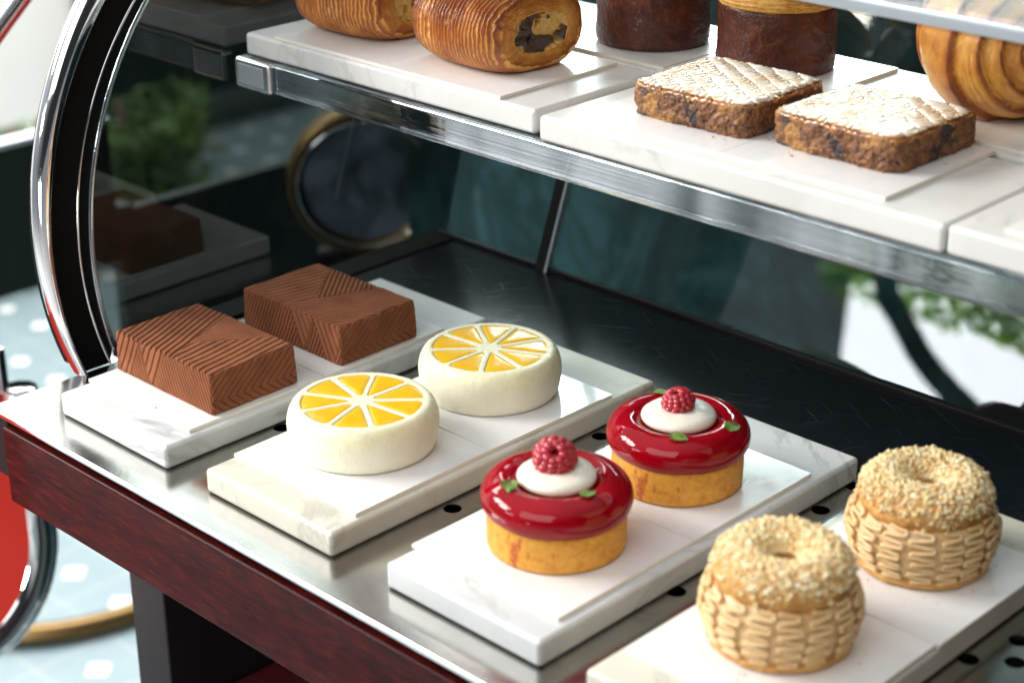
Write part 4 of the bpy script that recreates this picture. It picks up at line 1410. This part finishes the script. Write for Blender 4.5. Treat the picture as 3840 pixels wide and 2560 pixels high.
# round brass-rimmed porthole seen through the smoked end panel
pr = thing('round_mirror', 'round brass rimmed mirror seen through the smoked glass end panel', 'mirror', (-40, 59.3, -9.0))
pr.rotation_euler = (R(90 + 8), 0, R(50))
V, F, T, K = lathe([(6.2, -1.6), (7.4, -1.6), (7.6, -1.4), (7.6, 1.2), (7.3, 1.4), (6.9, 1.4), (6.7, 1.1), (6.2, 1.0), (6.2, -1.6)], 80)
mk('brass_rim', V, F, 'brass', pr)
V, F = tube_verts(np.stack([6.6 * np.cos(tt), 6.6 * np.sin(tt), np.full(120, 1.35)], -1), 0.12, 8, False)
mk('bead', V, F, 'chrome', pr)
V, F, T, K = lathe([(0.02, 0.6), (6.3, 0.6), (6.3, 0.3), (0.02, 0.3)], 60)
mk('glass', V, F, 'dim_glass', pr, smooth=False)
box('stand', -5, 5, -75, -7.6, -1.2, 0.8, 'black', pr, 0.2, 2)

# hedge against the street wall
def leaf_cloud(seed, n, box_, size):
    g = np.random.default_rng(seed)
    lo, hi = np.array(box_[0], float), np.array(box_[1], float)
    c = g.uniform(lo, hi, size=(n, 3))
    c += 0.12 * (hi - lo) * fbm(c * 0.05)[:, None]
    Vs = []
    for p in c:
        s_ = size * g.uniform(0.6, 1.3)
        Rm = np.array(Matrix.Rotation(g.uniform(0, 6.28), 3, Vector(g.normal(size=3)).normalized()))
        q = np.array([(-1, 0, 0), (0, -0.42, 0.08), (1, 0, 0), (0, 0.42, 0.08), (0, 0, -0.08)]) * s_
        Vs.append(q @ Rm + p)
    V = np.vstack(Vs)
    b_ = np.arange(n)[:, None] * 5
    F = np.vstack([b_ + np.array([0, 1, 3]), b_ + np.array([1, 2, 3]), b_ + np.array([0, 4, 1]), b_ + np.array([1, 4, 2])])
    return V, F
hd = thing('hedge', 'blurred green hedge along the bright wall at far left', 'hedge', (0, 0, 0))
V, F = leaf_cloud(3, 14000, ((-222, 60, -78), (-196, 164, -55)), 1.3)
mk('foliage', V, F, 'hedge', hd, smooth=False)
for yy in range(70, 160, 24):
    V, F = tube_verts(np.array([(-209, yy, -80.0), (-209, yy + 2, -66), (-207, yy, -52)]), 1.0, 8)
    mk('stem', V, quads_to_list(F), 'bark', hd)
# curved post and hanging greenery on the street side; both show in the rear glass
P = np.array([(-53.5, -104.4, 46), (-51.5, -105, 42.8), (-48.2, -106.2, 40.2), (-45.0, -108, 37.2), (-41.5, -109.7, 34.8), (-39, -111, 33.5), (-33, -113, 31)])
t_ = np.linspace(0, len(P) - 1, 60)
P = np.stack([np.interp(t_, np.arange(len(P)), P[:, k]) for k in range(3)], -1)
P = np.vstack([P[:1] + np.array([[-3, 2, 30.0]]), P, [[-31, -113.6, 22]], [[-30.5, -114, -80]]])
V, F = tube_verts(P, 1.9, 14)
o = mk('curved_post', V, quads_to_list(F), 'teal')
tag(o, 'dark curved post mirrored in the rear glass at the right of the picture', 'post')
hg = thing('hanging_plant', 'bright green hanging leaves mirrored in the rear glass at right', 'plant', (0, 0, 0))
V, F = leaf_cloud(8, 800, ((-86, -146, 50.5), (-30, -139, 60.0)), 1.7)
mk('foliage', V, F, 'thin_leaf', hg, smooth=False)
for k_, xx in enumerate((-78, -60, -42)):
    V, F = tube_verts(np.array([(xx, -142.5, 120.0), (xx + 1, -142.5, 80), (xx + 3, -142.8, 52)]), 0.35, 8)
    mk('stem', V, quads_to_list(F), 'bark', hg)

o = box('dark_backdrop', -258, -250, 166, 330, -70, 10, 'green_black', None, 0.4, 2)  # added dark block, dims the view through the end panel
tag(o, 'added dark awning far behind the smoked end panel', 'backdrop')

# tube across the top left corner
tb = thing('hand_rail', 'red and chrome rail crossing the top left corner of the picture', 'rail', (0, 0, 0))
RL = np.array([(-30, 6.0, 6.6), (-30, 13.5, 13.2), (-30, 16.2, 15.7), (-30, 18.0, 17.3), (-30, 22, 21), (-30, 40, 38)])
V, F = tube_verts(RL, 0.42, 14)
mk('chrome_tube', V, quads_to_list(F), 'chrome', tb)
V, F = tube_verts(RL + np.array([0.2, 0.5, -0.4]), 0.2, 12)
mk('red_strip', V, quads_to_list(F), 'red', tb)
# loose crumbs on the cards
g = np.random.default_rng(21)
IV, IF = ico(1)
Vs, Fs, off = [], [], 0
for cx, cy, zz, rr_, n_ in ((46.75, 7.85, TOP, 4.2, 26), (47.5, 18.35, TOP, 4.3, 26), (38.0, 26.2, TOPU, 4.9, 18), (29.05, 25.55, TOPU, 4.9, 14), (5, 7, TOP, 4.9, 6)):
    for q in range(n_):
        a_ = g.uniform(0, 2 * np.pi); r_ = rr_ * g.uniform(0.82, 1.15); s_ = g.uniform(0.02, 0.06)
        V = IV * s_ * (1 + g.uniform(-.3, .3, size=(len(IV), 1))) + np.array([np.clip(cx + r_ * np.cos(a_), cx - 4.6, cx + 4.6), np.clip(cy + r_ * np.sin(a_), cy - 4.6, cy + 4.6), zz + s_ * 0.6])
        Vs.append(V); Fs.append(IF + off); off += len(V)
o = mk('crumbs', np.vstack(Vs), np.vstack(Fs), 'choux', smooth=False)
tag(o, 'tiny golden crumbs scattered on the white cards round the pastries', 'crumbs', None, 'stuff')
